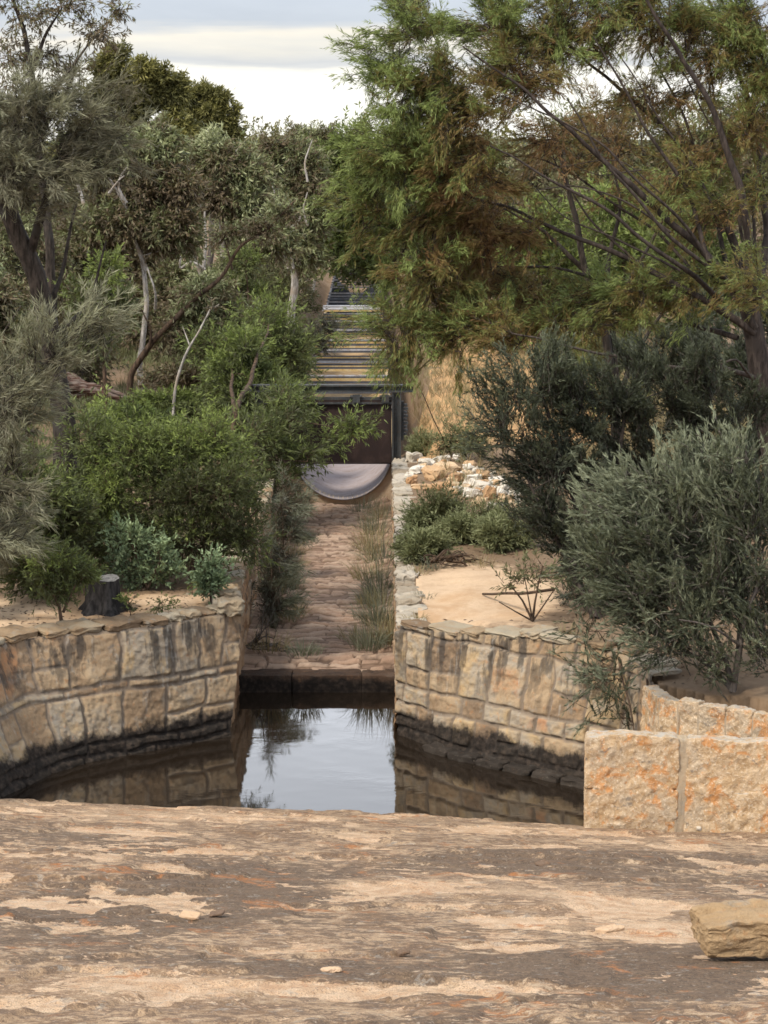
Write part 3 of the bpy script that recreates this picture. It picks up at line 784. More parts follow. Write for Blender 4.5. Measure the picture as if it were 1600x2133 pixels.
# ------------------------------------------------------------------ headwall, gate, flume
def headwall():
    w = MB(); cx, cz = flx(35), .95
    ang = np.linspace(math.radians(180 + 11.5), math.radians(360 - 11.5), 40)
    arc = np.stack([cx + FLR * np.cos(ang), cz + FLR * np.sin(ang)], 1)
    xs = np.linspace(CL - .3, CR + .2, 40)
    botz = -.15
    # strip between the bottom edge and the arc
    n = len(arc)
    lo = np.stack([arc[:, 0], np.full(n, botz)], 1)
    L = [np.array([CL - .3, botz]), np.array([CL - .3, arc[0, 1]])]; R_ = [np.array([CR + .2, botz]), np.array([CR + .2, arc[-1, 1]])]
    bot = np.array([L[0], *lo, R_[0]]); top = np.array([L[1], *arc, R_[1]])
    for (y0, fl) in ((YG + .02, 1), (YG + .3, -1)):
        v = np.concatenate([np.stack([bot[:, 0], np.full(len(bot), y0), bot[:, 1]], 1), np.stack([top[:, 0], np.full(len(top), y0), top[:, 1]], 1)])
        m = len(bot); i = np.arange(m - 1); q = np.stack([i, i + 1, i + 1 + m, i + m], 1)
        w.add(v, q[:, ::fl], a=.5)
    m = len(top); v = np.concatenate([np.stack([top[:, 0], np.full(m, YG + .02), top[:, 1]], 1), np.stack([top[:, 0], np.full(m, YG + .3), top[:, 1]], 1)])
    i = np.arange(m - 1); w.add(v, np.stack([i, i + 1, i + 1 + m, i + m], 1), a=.5)
    o = w.build('headwall', MAT['headwall'], smooth=False, extra={'mortar': np.zeros(w.n), 'up': np.zeros(w.n)})
    return tag(o, 'tan end wall of the channel with a half round cut-out under the gate', 'wall')
headwall()

g = empty('sluice_gate', (-.8, YG - .12, .8), 'dark steel sluice gate frame with a raised rusty plate over the trough mouth', 'sluice gate')
go = np.array(g.location)
def part(name, m, parent, origin, fn, smooth=False):
    mb = MB(); fn(mb); return mb.build(name, m, parent, smooth=smooth, origin=origin)
def ibeam(mb, c, hx, hy, hz, vert=True):
    t = .012
    if vert:
        box(mb, (c[0] - hx + t, c[1], c[2]), (t, hy, hz)); box(mb, (c[0] + hx - t, c[1], c[2]), (t, hy, hz)); box(mb, (c[0], c[1], c[2]), (hx - 2 * t, t, hz - .002))
    else:
        box(mb, (c[0], c[1], c[2] - hz + t), (hx, hy, t)); box(mb, (c[0], c[1], c[2] + hz - t), (hx, hy, t)); box(mb, (c[0], c[1], c[2]), (hx - .002, t, hz - 2 * t))
GX0, GX1 = at(541, 900, YG - .12)[0], at(826, 900, YG - .12)[0]
ztop = at(800, 800, YG)[2]
for x in (GX0, GX1):
    part('post', MAT['dark_steel'], g, go, lambda m: ibeam(m, (x, YG - .12, (.8 + ztop) / 2 - .06), .07, .07, (ztop - .8) / 2 - .06))
part('top_beam', MAT['dark_steel'], g, go, lambda m: ibeam(m, ((GX0 + GX1) / 2 + .05, YG - .12, ztop - .05), (GX1 - GX0) / 2 + .2, .08, .055, False))
part('guide_rail', MAT['dark_steel'], g, go, lambda m: (box(m, ((GX0 + GX1) / 2, YG - .17, ztop - .2), ((GX1 - GX0) / 2 - .07, .02, .022)), box(m, ((GX0 + GX1) / 2, YG - .17, ztop - .27), ((GX1 - GX0) / 2 - .07, .02, .016))))
zpb = at(700, 960, YG)[2]; zpt = at(700, 828, YG)[2]
def plate(m):
    nx, nz = 60, 30
    X, Z = np.meshgrid(np.linspace(GX0 + .075, GX1 - .075, nx), np.linspace(zpb, zpt, nz), indexing='ij')
    d = .008 * fbm(X * 2, Z * 2, seed=12)
    for yy, fl in ((YG - .14, 1), (YG - .12, -1)):
        m.add(np.stack([X, yy + d, Z], -1), gridq(nx, nz)[:, ::fl])
    box(m, ((GX0 + GX1) / 2, YG - .13, zpb - .012), ((GX1 - GX0) / 2 - .075, .03, .014))
pl = part('gate_plate', MAT['rust_plate'], g, go, plate, True)
part('stiffener', MAT['rust_plate'], pl, (0, 0, 0), lambda m: box(m, ((GX0 + GX1) / 2 - go[0], YG - .165 - go[1], zpt - .03 - go[2]), ((GX1 - GX0) / 2 - .09, .022, .03)))
for bx in (-.42, .02):
    part('lifting_lug', MAT['dark_steel'], g, go, lambda m: (box(m, (bx, YG - .19, ztop - .2), (.055, .03, .06)), tube(m, [(bx - .09, YG - .2, ztop - .17), (bx + .09, YG - .2, ztop - .17)], .022, 8)))
def rack(m):
    for k in range(9): box(m, (GX1 + .13, YG - .1, 1.22 + k * .055), (.035 + .01 * (k % 2), .03, .018))
    box(m, (GX1 + .09, YG - .1, 1.42), (.02, .025, .3))
part('toothed_rack', MAT['dark_steel'], g, go, rack)

fl_ = empty('water_flume', (flx(35), 35.2, .2), 'long half round steel trough with cross bars leading away behind the gate', 'aqueduct')
fo = np.array(fl_.location)
def trough(y0, y1, m, name, R=FLR, thick=.012, cz=.95, seam=.006):
    ys = np.arange(y0, y1 + .01, .3); ang = np.linspace(math.pi, 2 * math.pi, 33)
    mb = MB()
    for rr_, fl in ((R, 1), (R + thick, -1)):
        Yg, A = np.meshgrid(ys, ang, indexing='ij')
        rr2 = rr_ + seam * (np.abs((Yg % 1.2) - .6) < .16)
        V = np.stack([flx(Yg) + rr2 * np.cos(A), Yg, cz + rr2 * np.sin(A)], -1)
        mb.add(V, gridq(len(ys), len(ang))[:, ::fl])
    return mb.build(name, m, fl_, origin=fo)
trough(YG - .05, 40.5, MAT['trough'], 'trough', seam=.0)
trough(40.5, 65.0, MAT['trough_far'], 'trough')
trough(65.0, 86.0, MAT['trough_shaded'], 'trough', FLR + .004)  # far stretch under the trees, its shade painted near black
for s in (-1, 1):
    part('rim', MAT['bar_rust'], fl_, fo, lambda m: tube(m, [(flx(y) + s * (FLR + .02), y, .965) for y in np.linspace(35.0, 65, 30)], .032, 6))
    part('rim', MAT['bar_dark'], fl_, fo, lambda m: tube(m, [(flx(y) + s * (FLR + .02), y, .965) for y in np.linspace(65.0, 86, 20)], .032, 6))  # far rim darkened to go with the painted tree shade
def bar_mesh(m, hy, hz):
    mb = MB(); box(mb, (0, 0, 0), (FLR + .06, hy, hz)); box(mb, (0, hy * .6, hz + .016), (FLR + .06, .005, .014)); return mb.build('cross_bar', m, fl_, smooth=False)
bars = {}
for k, y in enumerate(np.concatenate([np.arange(40.2, 65, .47), np.arange(66, 85.5, 1.4)])):
    y = y + .14 * math.sin(k * 7.7)
    if k % 9 == 4: continue
    kind = 'bar_dark' if (y > 65 or k % 2 or y < 37.5) else ('bar' if (k // 2) % 3 == 0 else 'bar_rust')  # alternate dark bars stand for shadow strips, farther ones carry the tree shade
    if kind not in bars: bars[kind] = b = bar_mesh(MAT[kind], .035 if kind != 'bar_dark' else .05, .006)
    else:
        b = bars[kind].copy(); COL.objects.link(b); b.parent = fl_
    b.location = (flx(y) - fo[0], y - fo[1], 1.0 - fo[2]); b.rotation_euler = (0, 0, .0075)
for y in (64.2, 65.2):
    part('lit_bar_stand_in', MAT['bar'] , fl_, fo, lambda m: box(m, (flx(y), y, 1.03), (FLR + .12, .16, .035)))  # wide pale bars drawn for two lit cross bars where the shade starts
for k, y in enumerate(np.arange(37, 85, 4.0)):
    def leg(m):
        for s in (-1, 1): box(m, (flx(y) + s * .78, y, .42), (.04, .04, .5))
        box(m, (flx(y), y, .14), (.8, .04, .045))
    part('trestle', MAT['bar_dark'], fl_, fo, leg)

# ------------------------------------------------------------------ rubble pile
pile = [  # px, py, half width px, half height px, colour, turn
    (866, 948, 20, 11, 'w', .2), (888, 962, 22, 12, 'w', -.3), (870, 972, 22, 8, 'w', .5), (858, 992, 15, 10, 't', .1), (905, 985, 32, 12, 't', -.5),
    (935, 972, 26, 9, 't', -.45), (950, 994, 20, 10, 't', .3), (925, 956, 16, 7, 'w', 0), (960, 955, 20, 7, 'w', .2), (978, 970, 22, 9, 't', .6),
    (985, 998, 22, 9, 'w', -.3), (1000, 1012, 26, 10, 'w', -.2), (1010, 990, 20, 9, 't', .4), (1035, 1000, 20, 8, 'w', .2), (1018, 1030, 18, 13, 't', -.6),
    (985, 1030, 22, 9, 'w', .3), (960, 1015, 24, 9, 't', -.2), (1040, 1022, 20, 10, 'w', -.3), (1055, 1040, 22, 9, 't', .1), (920, 1008, 24, 8, 't', .2),
    (895, 1006, 18, 7, 't', -.1), (1000, 1045, 20, 8, 't', .5), (1030, 1052, 22, 7, 'w', -.5), (940, 1024, 20, 7, 't', 0), (1075, 1030, 18, 8, 'w', .3), (880, 940, 12, 8, 'w', .9), (900, 942, 13, 7, 't', .3), (1070, 1052, 18, 8, 't', -.2)]
_r = np.random.default_rng(17); pile = [(px, py, hw * .8, hz * .8, c, tz) for px, py, hw, hz, c, tz in pile]
for _ in range(46):
    u = _r.random(); pile.append((865 + 215 * u + _r.normal(0, 12), 950 + 95 * u + _r.normal(0, 20), _r.uniform(6, 13), _r.uniform(4, 7), 'w' if _r.random() < .5 else 't', _r.uniform(-1, 1)))
for i, (px, py, hw, hz, c, tz) in enumerate(pile):
    p = onz(px, py + hz, .9); Y = p[1]; k = ppm(Y); p = np.array([p[0], Y, float(ground_h(np.array(p[0]), np.array(Y)))])
    hgt = hz / k * 1.25
    mb = MB(); rstone(mb, (0, 0, hgt * .8), (hw / k, hw / k * .75, hgt), .15 * math.sin(i * 3.1), .2 * math.sin(i * 1.7), tz * 2, seed=200 + i, n=5, k=7, rough=.42, freq=2.2, a=(i * .37) % 1)
    o = mb.build('rubble_stone', MAT['rubble_white' if c == 'w' else 'rubble_tan'], smooth=False, extra={'mortar': np.zeros(mb.n), 'up': np.zeros(mb.n)})
    o.location = p
    tag(o, 'white broken stone in the rubble pile beside the channel' if c == 'w' else 'tan brown broken stone in the rubble pile beside the channel', 'stone', 'rubble stones heaped beside the channel')
for i, (px, py, hw, hz) in enumerate([(350, 838, 16, 9), (378, 836, 18, 11), (410, 838, 18, 10), (432, 844, 14, 10), (392, 852, 16, 8)]):
    Y = 42.5 + .3 * math.sin(i * 2); p = at(px, py + hz, Y); k = ppm(Y)
    mb = MB(); rstone(mb, (0, 0, hz / k * .2), (hw / k, hw / k * .8, hz / k * 1.4), 0, 0, i, seed=260 + i, n=8, k=4.5, rough=.3, a=.3 + .1 * i)
    o = mb.build('boulder', MAT['rubble_tan'], smooth=False, extra={'mortar': np.zeros(mb.n), 'up': np.zeros(mb.n)}); o.location = p
    tag(o, 'small orange boulder in the scrub left of the gate, behind the leafy shrub', 'boulder', 'orange boulders in the scrub')
# pale loose stones on the left wall end
for i, (px, py, hw, hz) in enumerate([(480, 1262, 26, 13), (478, 1240, 22, 10)]):
    p = onz(px, py + hz, .93); k = ppm(p[1])
    mb = MB(); rstone(mb, (0, 0, hz / k), (hw / k, hw / k * 1.1, hz / k * 1.1), 0, .05, .3 * i, seed=270 + i, n=12, k=8, rough=.4, a=.6)
    o = mb.build('loose_stone', MAT['coping_dark'], extra={'mortar': np.zeros(mb.n), 'up': np.zeros(mb.n)}); o.location = p
    tag(o, ['pale flat stone lying on the end of the left pool wall', 'smaller pale stone behind another on the left wall end'][i], 'stone')

# ------------------------------------------------------------------ stump and dead wood
def stump():
    p = onz(215, 1268, .9); k = ppm(p[1])
    e = empty('tree_stump', p, 'charred black tree stump with a flat grey top on the left sand', 'stump')
    n, sides = 26, 40; R = 34 / k; Hh = 72 / k
    t = np.linspace(0, 1, n); ang = np.linspace(0, 2 * math.pi, sides, endpoint=False)
    A, T = np.meshgrid(ang, t); flare = 1 + .55 * (1 - T) ** 3 * (1 + .5 * np.sin(A * 5 + .6))
    rr_ = R * flare * (1 + .22 * fbm(np.cos(A) * 3, np.sin(A) * 3, T * 1.2, 5, 4))
    V = np.stack([rr_ * np.cos(A), rr_ * np.sin(A), T * Hh * (1 + .04 * np.sin(A * 2)) - .03], -1)
    mb = MB(); i = (np.arange(n - 1)[:, None] * sides + np.arange(sides)).ravel(); j = (np.arange(n - 1)[:, None] * sides + (np.arange(sides) + 1) % sides).ravel()
    mb.add(V.reshape(-1, 3), np.stack([i, j, j + sides, i + sides], 1)); mb.build('trunk', MAT['char'], e)
    top = V[-1]; mb = MB(); mb.add(np.concatenate([top * [1, 1, 1], top * [.5, .5, 1] + [0, 0, -.008], [[0, 0, Hh - .04]]]),
        [[a, (a + 1) % sides, (a + 1) % sides + sides, a + sides] for a in range(sides)], [[a + sides, (a + 1) % sides + sides, 2 * sides] for a in range(sides)])
    mb.build('cut_top', MAT['stumptop'], e)
stump()
def log():
    Y = 40.0; a = at(136, 800, Y); b = at(275, 832, Y)
    p = (a + b) / 2; mb = MB()
    e = empty('dead_log', p, 'broken dead log with a splintered reddish hollow end in the left scrub', 'log')
    t = np.linspace(0, 1, 28)
    for s in range(9):
        an = s * 2.4; rr_ = .13 * (.4 + .6 * ((s * 7) % 5) / 4)
        st = .0 + .1 * ((s * 3) % 4) / 3; en = .98 - .5 * ((s * 5) % 7) / 6
        pts = [(a + (b - a) * (st + (en - st) * u) + np.array([0, math.sin(an), math.cos(an)]) * rr_ * (1 - .8 * (st + (en - st) * u)) + np.array([0, 0, .05 * math.sin(u * 3 + s)])) - p for u in t]
        tube(mb, pts, .09 * (1 - .75 * t ** 1.5) * (.6 + .5 * ((s * 3) % 5) / 4) + .008, 8, bump=.45, seed=s)
    mb.build('trunk', MAT['log'], e)
    mb = MB(); tube(mb, [a - p + np.array([-.02, 0, .03]) + np.array([.07, 0, .0]) * u + np.array([0, 0, .18 * (u - .5)]) for u in np.linspace(0, 1, 8)], [.03, .08, .1, .11, .1, .08, .06, .02], 8, bump=.4); mb.build('hollow_end', MAT['bark_red'], e)
    mb = MB(); tube(mb, [b - p + np.array([-.3, 0, .04]), b - p + np.array([.0, -.05, .05]), b - p + np.array([.14, -.1, .03])], [.03, .018, .008], 6); mb.build('branch', MAT['wood'], e)
log()

# ------------------------------------------------------------------ vegetation
def norm(v): return v / (np.linalg.norm(v, axis=-1, keepdims=True) + 1e-9)
SPEC = {   # leaves per twig, leaf length, width, twig length, spread, droop, upward pull, material, clump sigma
    'wattle': (17, .08, .008, .3, .55, .25, .1, 'wattle', .5),
    'sheoak': (14, .11, .007, .34, .45, .15, .25, 'sheoak', .8),
    'tea':    (22, .05, .0085, .28, .5, .0, .55, 'tea', .42),
    'broom':  (26, .055, .008, .3, .36, .0, .5, 'broom', .42),
    'fresh':  (12, .085, .022, .3, .8, .15, .3, 'fresh', .5),
    'gum':    (12, .092, .022, .28, .95, .45, .1, 'gum', .42),
    'gumdark': (10, .12, .03, .28, .9, .35, .2, 'gumdark', .26),
    'glauc':  (12, .052, .022, .2, .8, .0, .5, 'glauc', .6),
    'heath':  (12, .06, .012, .22, .8, .0, .4, 'heath', .5),
    'weed':   (10, .1, .007, .35, .5, .3, .4, 'weed', .5),
}
PLUME = {'broom': .62, 'tea': .5, 'wattle': .6, 'sheoak': .6, 'weed': .4}
NLEAF = [0]
def leaves(mb, base, d, n, L, Wd, spread, droop, tint, rng):
    """n leaves along each twig (base point, vector d)"""
    N = len(base)
    t = rng.random((N, n)) ** .8
    dn = norm(d)[:, None, :]
    rnd = norm(rng.normal(size=(N, n, 3)))
    ld = norm(dn + rnd * spread + np.array([0, 0, -1.0]) * droop)
    p = base[:, None, :] + d[:, None, :] * t[..., None] + np.array([0, 0, -1.0]) * (droop * .25 * t ** 2 * np.linalg.norm(d, axis=1)[:, None])[..., None]
    side = norm(np.cross(ld, norm(rng.normal(size=(N, n, 3)))))
    LL = (L * rng.uniform(.65, 1.3, (N, n)))[..., None]; WW = (Wd * rng.uniform(.7, 1.3, (N, n)))[..., None]
    m = p + ld * LL * .45
    v = np.stack([p, m + side * WW * .5, p + ld * LL, m - side * WW * .5], 2).reshape(-1, 3)
    q = np.arange(N * n * 4).reshape(-1, 4)
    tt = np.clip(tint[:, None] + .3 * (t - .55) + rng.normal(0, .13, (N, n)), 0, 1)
    mb.add(v, q, a=np.repeat(tt.ravel(), 4)); NLEAF[0] += N * n

def curve(a, b, k, rng, wob=.1, sag=0.0):
    L = np.linalg.norm(b - a); t = np.linspace(0, 1, k)[:, None]
    w = np.stack([np.interp(t[:, 0], np.linspace(0, 1, 5), np.r_[0, rng.normal(0, 1, 3), 0]) for _ in range(3)], 1) * wob * L * .5
    return a + (b - a) * t + w + np.array([0, 0, 1]) * (np.sin(t * math.pi) * sag * L)

def plant(name, label, cat, base, limbs, blobs, sp, tips, seed, bark='bark_brown', lean=(0, 0, 0), group=None, shrub=False, r0=.05, lscale=1.0, sub=9, twigs=.5, wscale=1.0):
    """limbs: lists of ((px,py,Y)..., r) paths; blobs: (px,py,Y,rx,rz,tint[,ry m]) foliage masses in photo pixels at depth Y"""
    rng = np.random.default_rng(seed)
    nl, L, Wd, tl, spread, droop, up, mat, sig = SPEC[sp]
    base = np.asarray(base, float); lean = np.asarray(lean, float)
    e = empty(name, base, label, cat, group)
    wood = MB(); fol = MB(); nodes = [base]
    for pts, ra, rb_ in limbs:
        W_ = [np.asarray(at(*p) if not isinstance(p, np.ndarray) else p, float) for p in pts]
        Q, s = resample(W_, .12); Q = Q + np.stack([fbm(s * 1.3, s * 0 + k * 7 + seed, seed=seed + k, oct=2) for k in range(3)], 1) * .05 * min(1, s[-1])
        tube(wood, Q, np.linspace(ra, rb_, len(Q)), 8, bump=.18, seed=seed); nodes += list(Q[1:])
    tot = sum(b[3] * b[4] / ppm(b[2]) ** 2 for b in blobs)
    for b in sorted(blobs, key=lambda b: -b[1]):
        px, py, Y, rx, rz, tint = b[:6]; k = ppm(Y); c = at(px, py, Y)
        R = np.array([rx / k, (b[6] if len(b) > 6 else .8 * (rx + rz) / 2 / k), rz / k])
        n = max(6, int(tips * (rx * rz / k ** 2) / tot)); m = max(3, int(sub * max(1, (R[0] * R[2] / .5) ** .6)))
        u = norm(rng.normal(size=(m, 3))) * (rng.random((m, 1)) ** .45); sc = c + u * R * .85
        N_ = np.array(nodes)
        for q in sc[np.argsort(np.linalg.norm(sc - base, axis=1))]:
            dd = np.linalg.norm(N_ - q, axis=1) + .35 * np.maximum(0, N_[:, 2] - q[2]) * 2
            a = N_[np.argmin(dd)]; ln = np.linalg.norm(q - a)
            if ln < .03: continue
            cv = curve(a, q, max(4, int(ln / .15)), rng, .18, .06)
            ra = min(r0 * .5, .006 + .009 * ln) * (1 if not shrub else .8)
            tube(wood, cv, np.linspace(ra, .0035, len(cv)), 5); N_ = np.concatenate([N_, cv[1:]])
        nodes = list(N_)
        g = rng.integers(0, m, n); st = rng.normal(0, .16, m)
        off = rng.normal(size=(n, 3)) * R * sig * .62
        pl = PLUME.get(sp, 0) * lscale
        if pl:
            sh = norm(norm((sc - c) / R) * .75 + np.array([0, 0, up]) + lean + rng.normal(0, .3, (m, 3)))
            t_ = rng.random(n) ** .85
            off = sh[g] * (pl * (t_ - .35) * rng.uniform(.7, 1.2, m)[g])[:, None] + rng.normal(size=(n, 3)) * (pl * .13 * (1.15 - .8 * t_))[:, None]
            off[:, 2] -= droop * .6 * pl * t_ ** 2
        tip = sc[g] + off
        out = norm((tip - c) / R)
        d = norm(out * .6 + norm(off) * .5 + np.array([0, 0, up]) + lean + rng.normal(0, .28, (n, 3))) * (tl * lscale * rng.uniform(.6, 1.3, (n, 1)))
        if pl:
            d = norm(sh[g] + rng.normal(0, .38, (n, 3)) + np.array([0, 0, -droop * .8])) * (tl * lscale * rng.uniform(.5, 1.1, (n, 1)))
        bs = tip - d * .5
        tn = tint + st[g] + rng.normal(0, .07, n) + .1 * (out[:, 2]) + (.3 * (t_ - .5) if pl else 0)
        leaves(fol, bs, d, nl, L * lscale, Wd * lscale * wscale, spread, droop, tn, rng)
        mtw = rng.random(n) < twigs
        if mtw.any():
            # twigs as slim three sided spikes, all at once
            b0 = bs[mtw]; d0 = d[mtw]; s0 = sc[g][mtw]
            a1 = norm(np.cross(d0, [0.2, .4, .9])) * .004 * lscale; a2 = norm(np.cross(d0, a1)) * .004 * lscale
            v = np.stack([b0 + a1, b0 - a1 * .5 + a2, b0 - a1 * .5 - a2, b0 + d0 * .8], 1).reshape(-1, 3); i = np.arange(len(b0)) * 4
            wood.add(v, None, np.concatenate([np.stack([i, i + 1, i + 3], 1), np.stack([i + 1, i + 2, i + 3], 1), np.stack([i + 2, i, i + 3], 1)]))
            a1 = a1 * .9
            v = np.stack([s0 + a1, s0 - a1, b0 - a1 * .7, b0 + a1 * .7], 1).reshape(-1, 3)
            wood.add(v, np.arange(len(b0) * 4).reshape(-1, 4))
    wood.build('stem' if shrub else 'trunk', MAT[bark], e, origin=base)
    fol.build('foliage' if shrub else 'crown', MAT[mat], e, origin=base, smooth=False)
    return e

def gb(px, py):                     # ground under a photo pixel
    z = .86
    for _ in range(6):
        p = onz(px, py, z); z = float(ground_h(np.array(p[0]), np.array(p[1])))
        if z < .3: z = .8
    return onz(px, py, z)
def gy(px, Y):                      # ground at distance Y in the photo column px
    p = at(px, 800, Y); p[2] = float(ground_h(np.array(p[0]), np.array(p[1]))); return p

Y1 = 27.2
# ---- the big wattle on the right
plant('wattle_tree', 'large spreading wattle tree with dark slanting stems and olive brown leaves, right of the channel', 'tree', gy(1640, 27.4),
  [([gy(1640, 27.4), (1612, 960, 27.4), (1588, 780, 27.3), (1565, 640, 27.2)], .17, .12),
   ([(1575, 680, 27.2), (1450, 500, 26.9), (1330, 400, 26.8), (1200, 285, 26.6), (1080, 175, 26.5), (960, 90, 26.5)], 0.0578, 0.0090),
   ([(1590, 790, 27.3), (1490, 765, 26.6), (1400, 760, 26.2), (1250, 742, 26.0), (1090, 700, 26)], 0.0340, 0.0090),
   ([(1575, 690, 27.2), (1450, 620, 27.0), (1330, 540, 27.2), (1200, 500, 27.3), (1050, 430, 27.3), (900, 380, 27.2)], 0.0476, 0.0090),
   ([(1565, 640, 27.2), (1500, 430, 27.6), (1390, 270, 27.8), (1270, 170, 27.9), (1150, 60, 28)], 0.0578, 0.0112),
   ([(1565, 640, 27.2), (1545, 380, 27.3), (1480, 210, 27.2), (1400, 90, 27.1), (1310, -60, 27)], 0.0612, 0.0150),
   ([(1565, 640, 27.2), (1600, 480, 28), (1580, 250, 28.3), (1500, 60, 28.5), (1440, -80, 28.5)], 0.0544, 0.0150),
   ([(1480, 540, 26.9), (1420, 380, 27), (1330, 230, 26.9), (1240, 80, 26.8)], 0.0306, 0.0090),
   ([(1500, 620, 27.1), (1420, 560, 26.4), (1290, 450, 26.2), (1150, 380, 26.0), (1020, 300, 26.0)], 0.0340, 0.0090),
   ([(1520, 560, 27.3), (1470, 400, 27.7), (1440, 260, 27.8), (1350, 100, 28)], 0.0306, 0.0090),
   ([(1540, 700, 27.2), (1440, 680, 27.6), (1330, 600, 27.8), (1150, 560, 27.8), (1000, 560, 27.6)], 0.0340, 0.0090),
   ([(1590, 850, 27.4), (1540, 740, 26.0), (1440, 800, 25.4), (1330, 840, 25.2), (1200, 875, 25.2)], 0.0204, 0.0045),
   ([(1500, 570, 27), (1390, 430, 26.6), (1270, 310, 26.5), (1160, 250, 26.4), (1040, 200, 26.4)], 0.0238, 0.0060), ([(1470, 590, 27.4), (1360, 480, 27.5), (1230, 380, 27.4), (1120, 330, 27.3), (1000, 330, 27.2)], 0.0238, 0.0060),
   ([(1510, 480, 27.3), (1430, 330, 27.2), (1340, 180, 27.2), (1270, 90, 27.2)], 0.0204, 0.0060), ([(1550, 500, 27.4), (1520, 330, 27.6), (1440, 170, 27.7), (1380, 90, 27.7)], 0.0218, 0.0060), ([(1400, 480, 26.7), (1300, 420, 26.6), (1190, 380, 26.6), (1080, 400, 26.6)], 0.0150, 0.0045),
   ([(1420, 560, 27), (1300, 510, 27), (1180, 450, 27), (1100, 370, 27)], 0.0170, 0.0045), ([(1580, 560, 27.8), (1560, 420, 28), (1500, 270, 28.2), (1480, 120, 28.2)], 0.0238, 0.0075), ([(1350, 560, 27.2), (1230, 470, 27.2), (1160, 330, 27.1), (1130, 240, 27)], 0.0190, 0.0045),
   ([(1380, 400, 26.8), (1290, 330, 26.8), (1180, 345, 26.8), (1130, 350, 26.8)], 0.0095, 0.0030), ([(1340, 350, 26.8), (1250, 370, 26.8), (1150, 330, 26.8)], 0.0082, 0.0030),
   ([(1565, 640, 27.2), (1480, 560, 26.5), (1380, 470, 26.3), (1260, 340, 26.2), (1180, 200, 26.2)], 0.0340, 0.0090)],
  [(850, 60, 27, 95, 85, .8, .6), (930, 150, 26.8, 105, 90, .75), (800, 140, 27, 55, 60, .9, .4), (1020, 60, 27.2, 120, 80, .7), (1180, 20, 27.5, 130, 60, .62),
   (1330, -10, 27.5, 130, 60, .6), (1520, 20, 28, 120, 70, .7), (1470, 110, 27.8, 60, 40, .5),
   (880, 270, 26.8, 100, 70, .75), (800, 330, 26.8, 95, 75, .85), (760, 420, 27, 70, 70, .85), (980, 240, 26.6, 90, 80, .5), (1060, 160, 26.8, 85, 60, .4),
   (900, 400, 26.9, 110, 80, .6), (1000, 360, 26.6, 90, 80, .35), (860, 500, 27, 100, 75, .55), (970, 500, 27.2, 110, 80, .22), (1090, 480, 27.3, 60, 45, .15),
   (870, 600, 27.2, 85, 70, .45), (980, 610, 27.4, 110, 75, .25), (1090, 610, 27.6, 110, 60, .35), (1200, 620, 27.6, 110, 55, .55), (1320, 610, 27.2, 110, 55, .62), (1440, 590, 27.2, 90, 50, .6),
   (840, 690, 27, 75, 60, .75), (940, 700, 26.8, 90, 50, .65), (1050, 690, 26.4, 80, 45, .4), (1160, 670, 27.2, 80, 40, .6), (1400, 380, 27, 55, 60, .65), (1480, 440, 27, 60, 40, .45), (1120, 110, 27.2, 90, 50, .5), (1240, 100, 27.6, 70, 35, .45), (1360, 60, 27.8, 100, 40, .5), (1560, 130, 28, 70, 60, .6), (1440, 180, 27.9, 70, 40, .35), (1540, 270, 27.6, 70, 50, .45), (1000, 440, 27.2, 90, 60, .15), (1260, 660, 27.6, 90, 40, .6), (1330, 190, 27.6, 60, 30, .3), (920, 330, 26.7, 90, 60, .55), (860, 190, 26.8, 90, 70, .8), (785, 670, 27, 34, 42, .8), (1160, 70, 27.3, 90, 40, .6), (1300, 35, 27.5, 100, 35, .65), (1430, 50, 27.8, 90, 40, .65), (1560, 60, 28, 80, 60, .7), (1100, 180, 27, 70, 40, .55), (1480, 330, 27.6, 60, 40, .55), (1570, 400, 27.5, 50, 50, .6), (1420, 300, 27.6, 50, 30, .5), (900, 560, 26.8, 80, 60, .6), (1000, 670, 26.8, 90, 40, .6), (1150, 300, 27, 60, 30, .1), (1280, 300, 27.2, 60, 30, .2), (1300, 835, 25.2, 70, 18, .72, .3),
   (1560, 600, 26.4, 60, 60, .55), (1590, 180, 28, 60, 90, .5)],
  'wattle', 21500, 101, 'bark_wattle', (-.45, 0, .05), r0=.05, sub=13)
# ---- green tree behind it, over the flume
plant('gum_tree', 'fresh green small tree hanging over the far end of the steel trough', 'tree', gy(850, 56),
  [([gy(850, 56), (820, 600, 56), (770, 480, 56), (740, 350, 56)], .1, .03)],
  [(740, 300, 56, 60, 60, .55), (720, 400, 56, 65, 70, .65), (715, 490, 56, 55, 60, .75), (760, 540, 56, 70, 50, .7), (790, 400, 56, 60, 90, .5), (690, 350, 56, 35, 50, .5)],
  'fresh', 2800, 102, 'bark_brown', lscale=1.6)
plant('gum_tree', 'dark stemmed thin tree standing behind the big wattle, few leaves', 'tree', gy(1290, 30.5),
  [([gy(1290, 30.5), (1285, 800, 30.5), (1255, 680, 30.5), (1220, 560, 30.4), (1190, 430, 30.4), (1160, 300, 30.3)], .085, .025),
   ([(1255, 680, 30.5), (1330, 560, 30.6), (1390, 450, 30.6)], .04, .015), ([(1220, 560, 30.5), (1130, 480, 30.4), (1050, 430, 30.3)], .04, .012),
   ([(1285, 790, 30.5), (1270, 560, 30.8), (1290, 420, 30.9), (1270, 300, 31)], .045, .015), ([(1290, 820, 30.5), (1350, 700, 30.8), (1420, 600, 31)], .04, .012)],
  [(1160, 270, 30.4, 70, 45, .25), (1260, 230, 30.8, 60, 40, .3), (1400, 420, 30.6, 60, 40, .5), (1050, 410, 30.4, 45, 35, .2), (1290, 380, 31, 60, 35, .2)],
  'wattle', 550, 103, 'bark_dark', (-.2, 0, .2), r0=.03, sub=10)
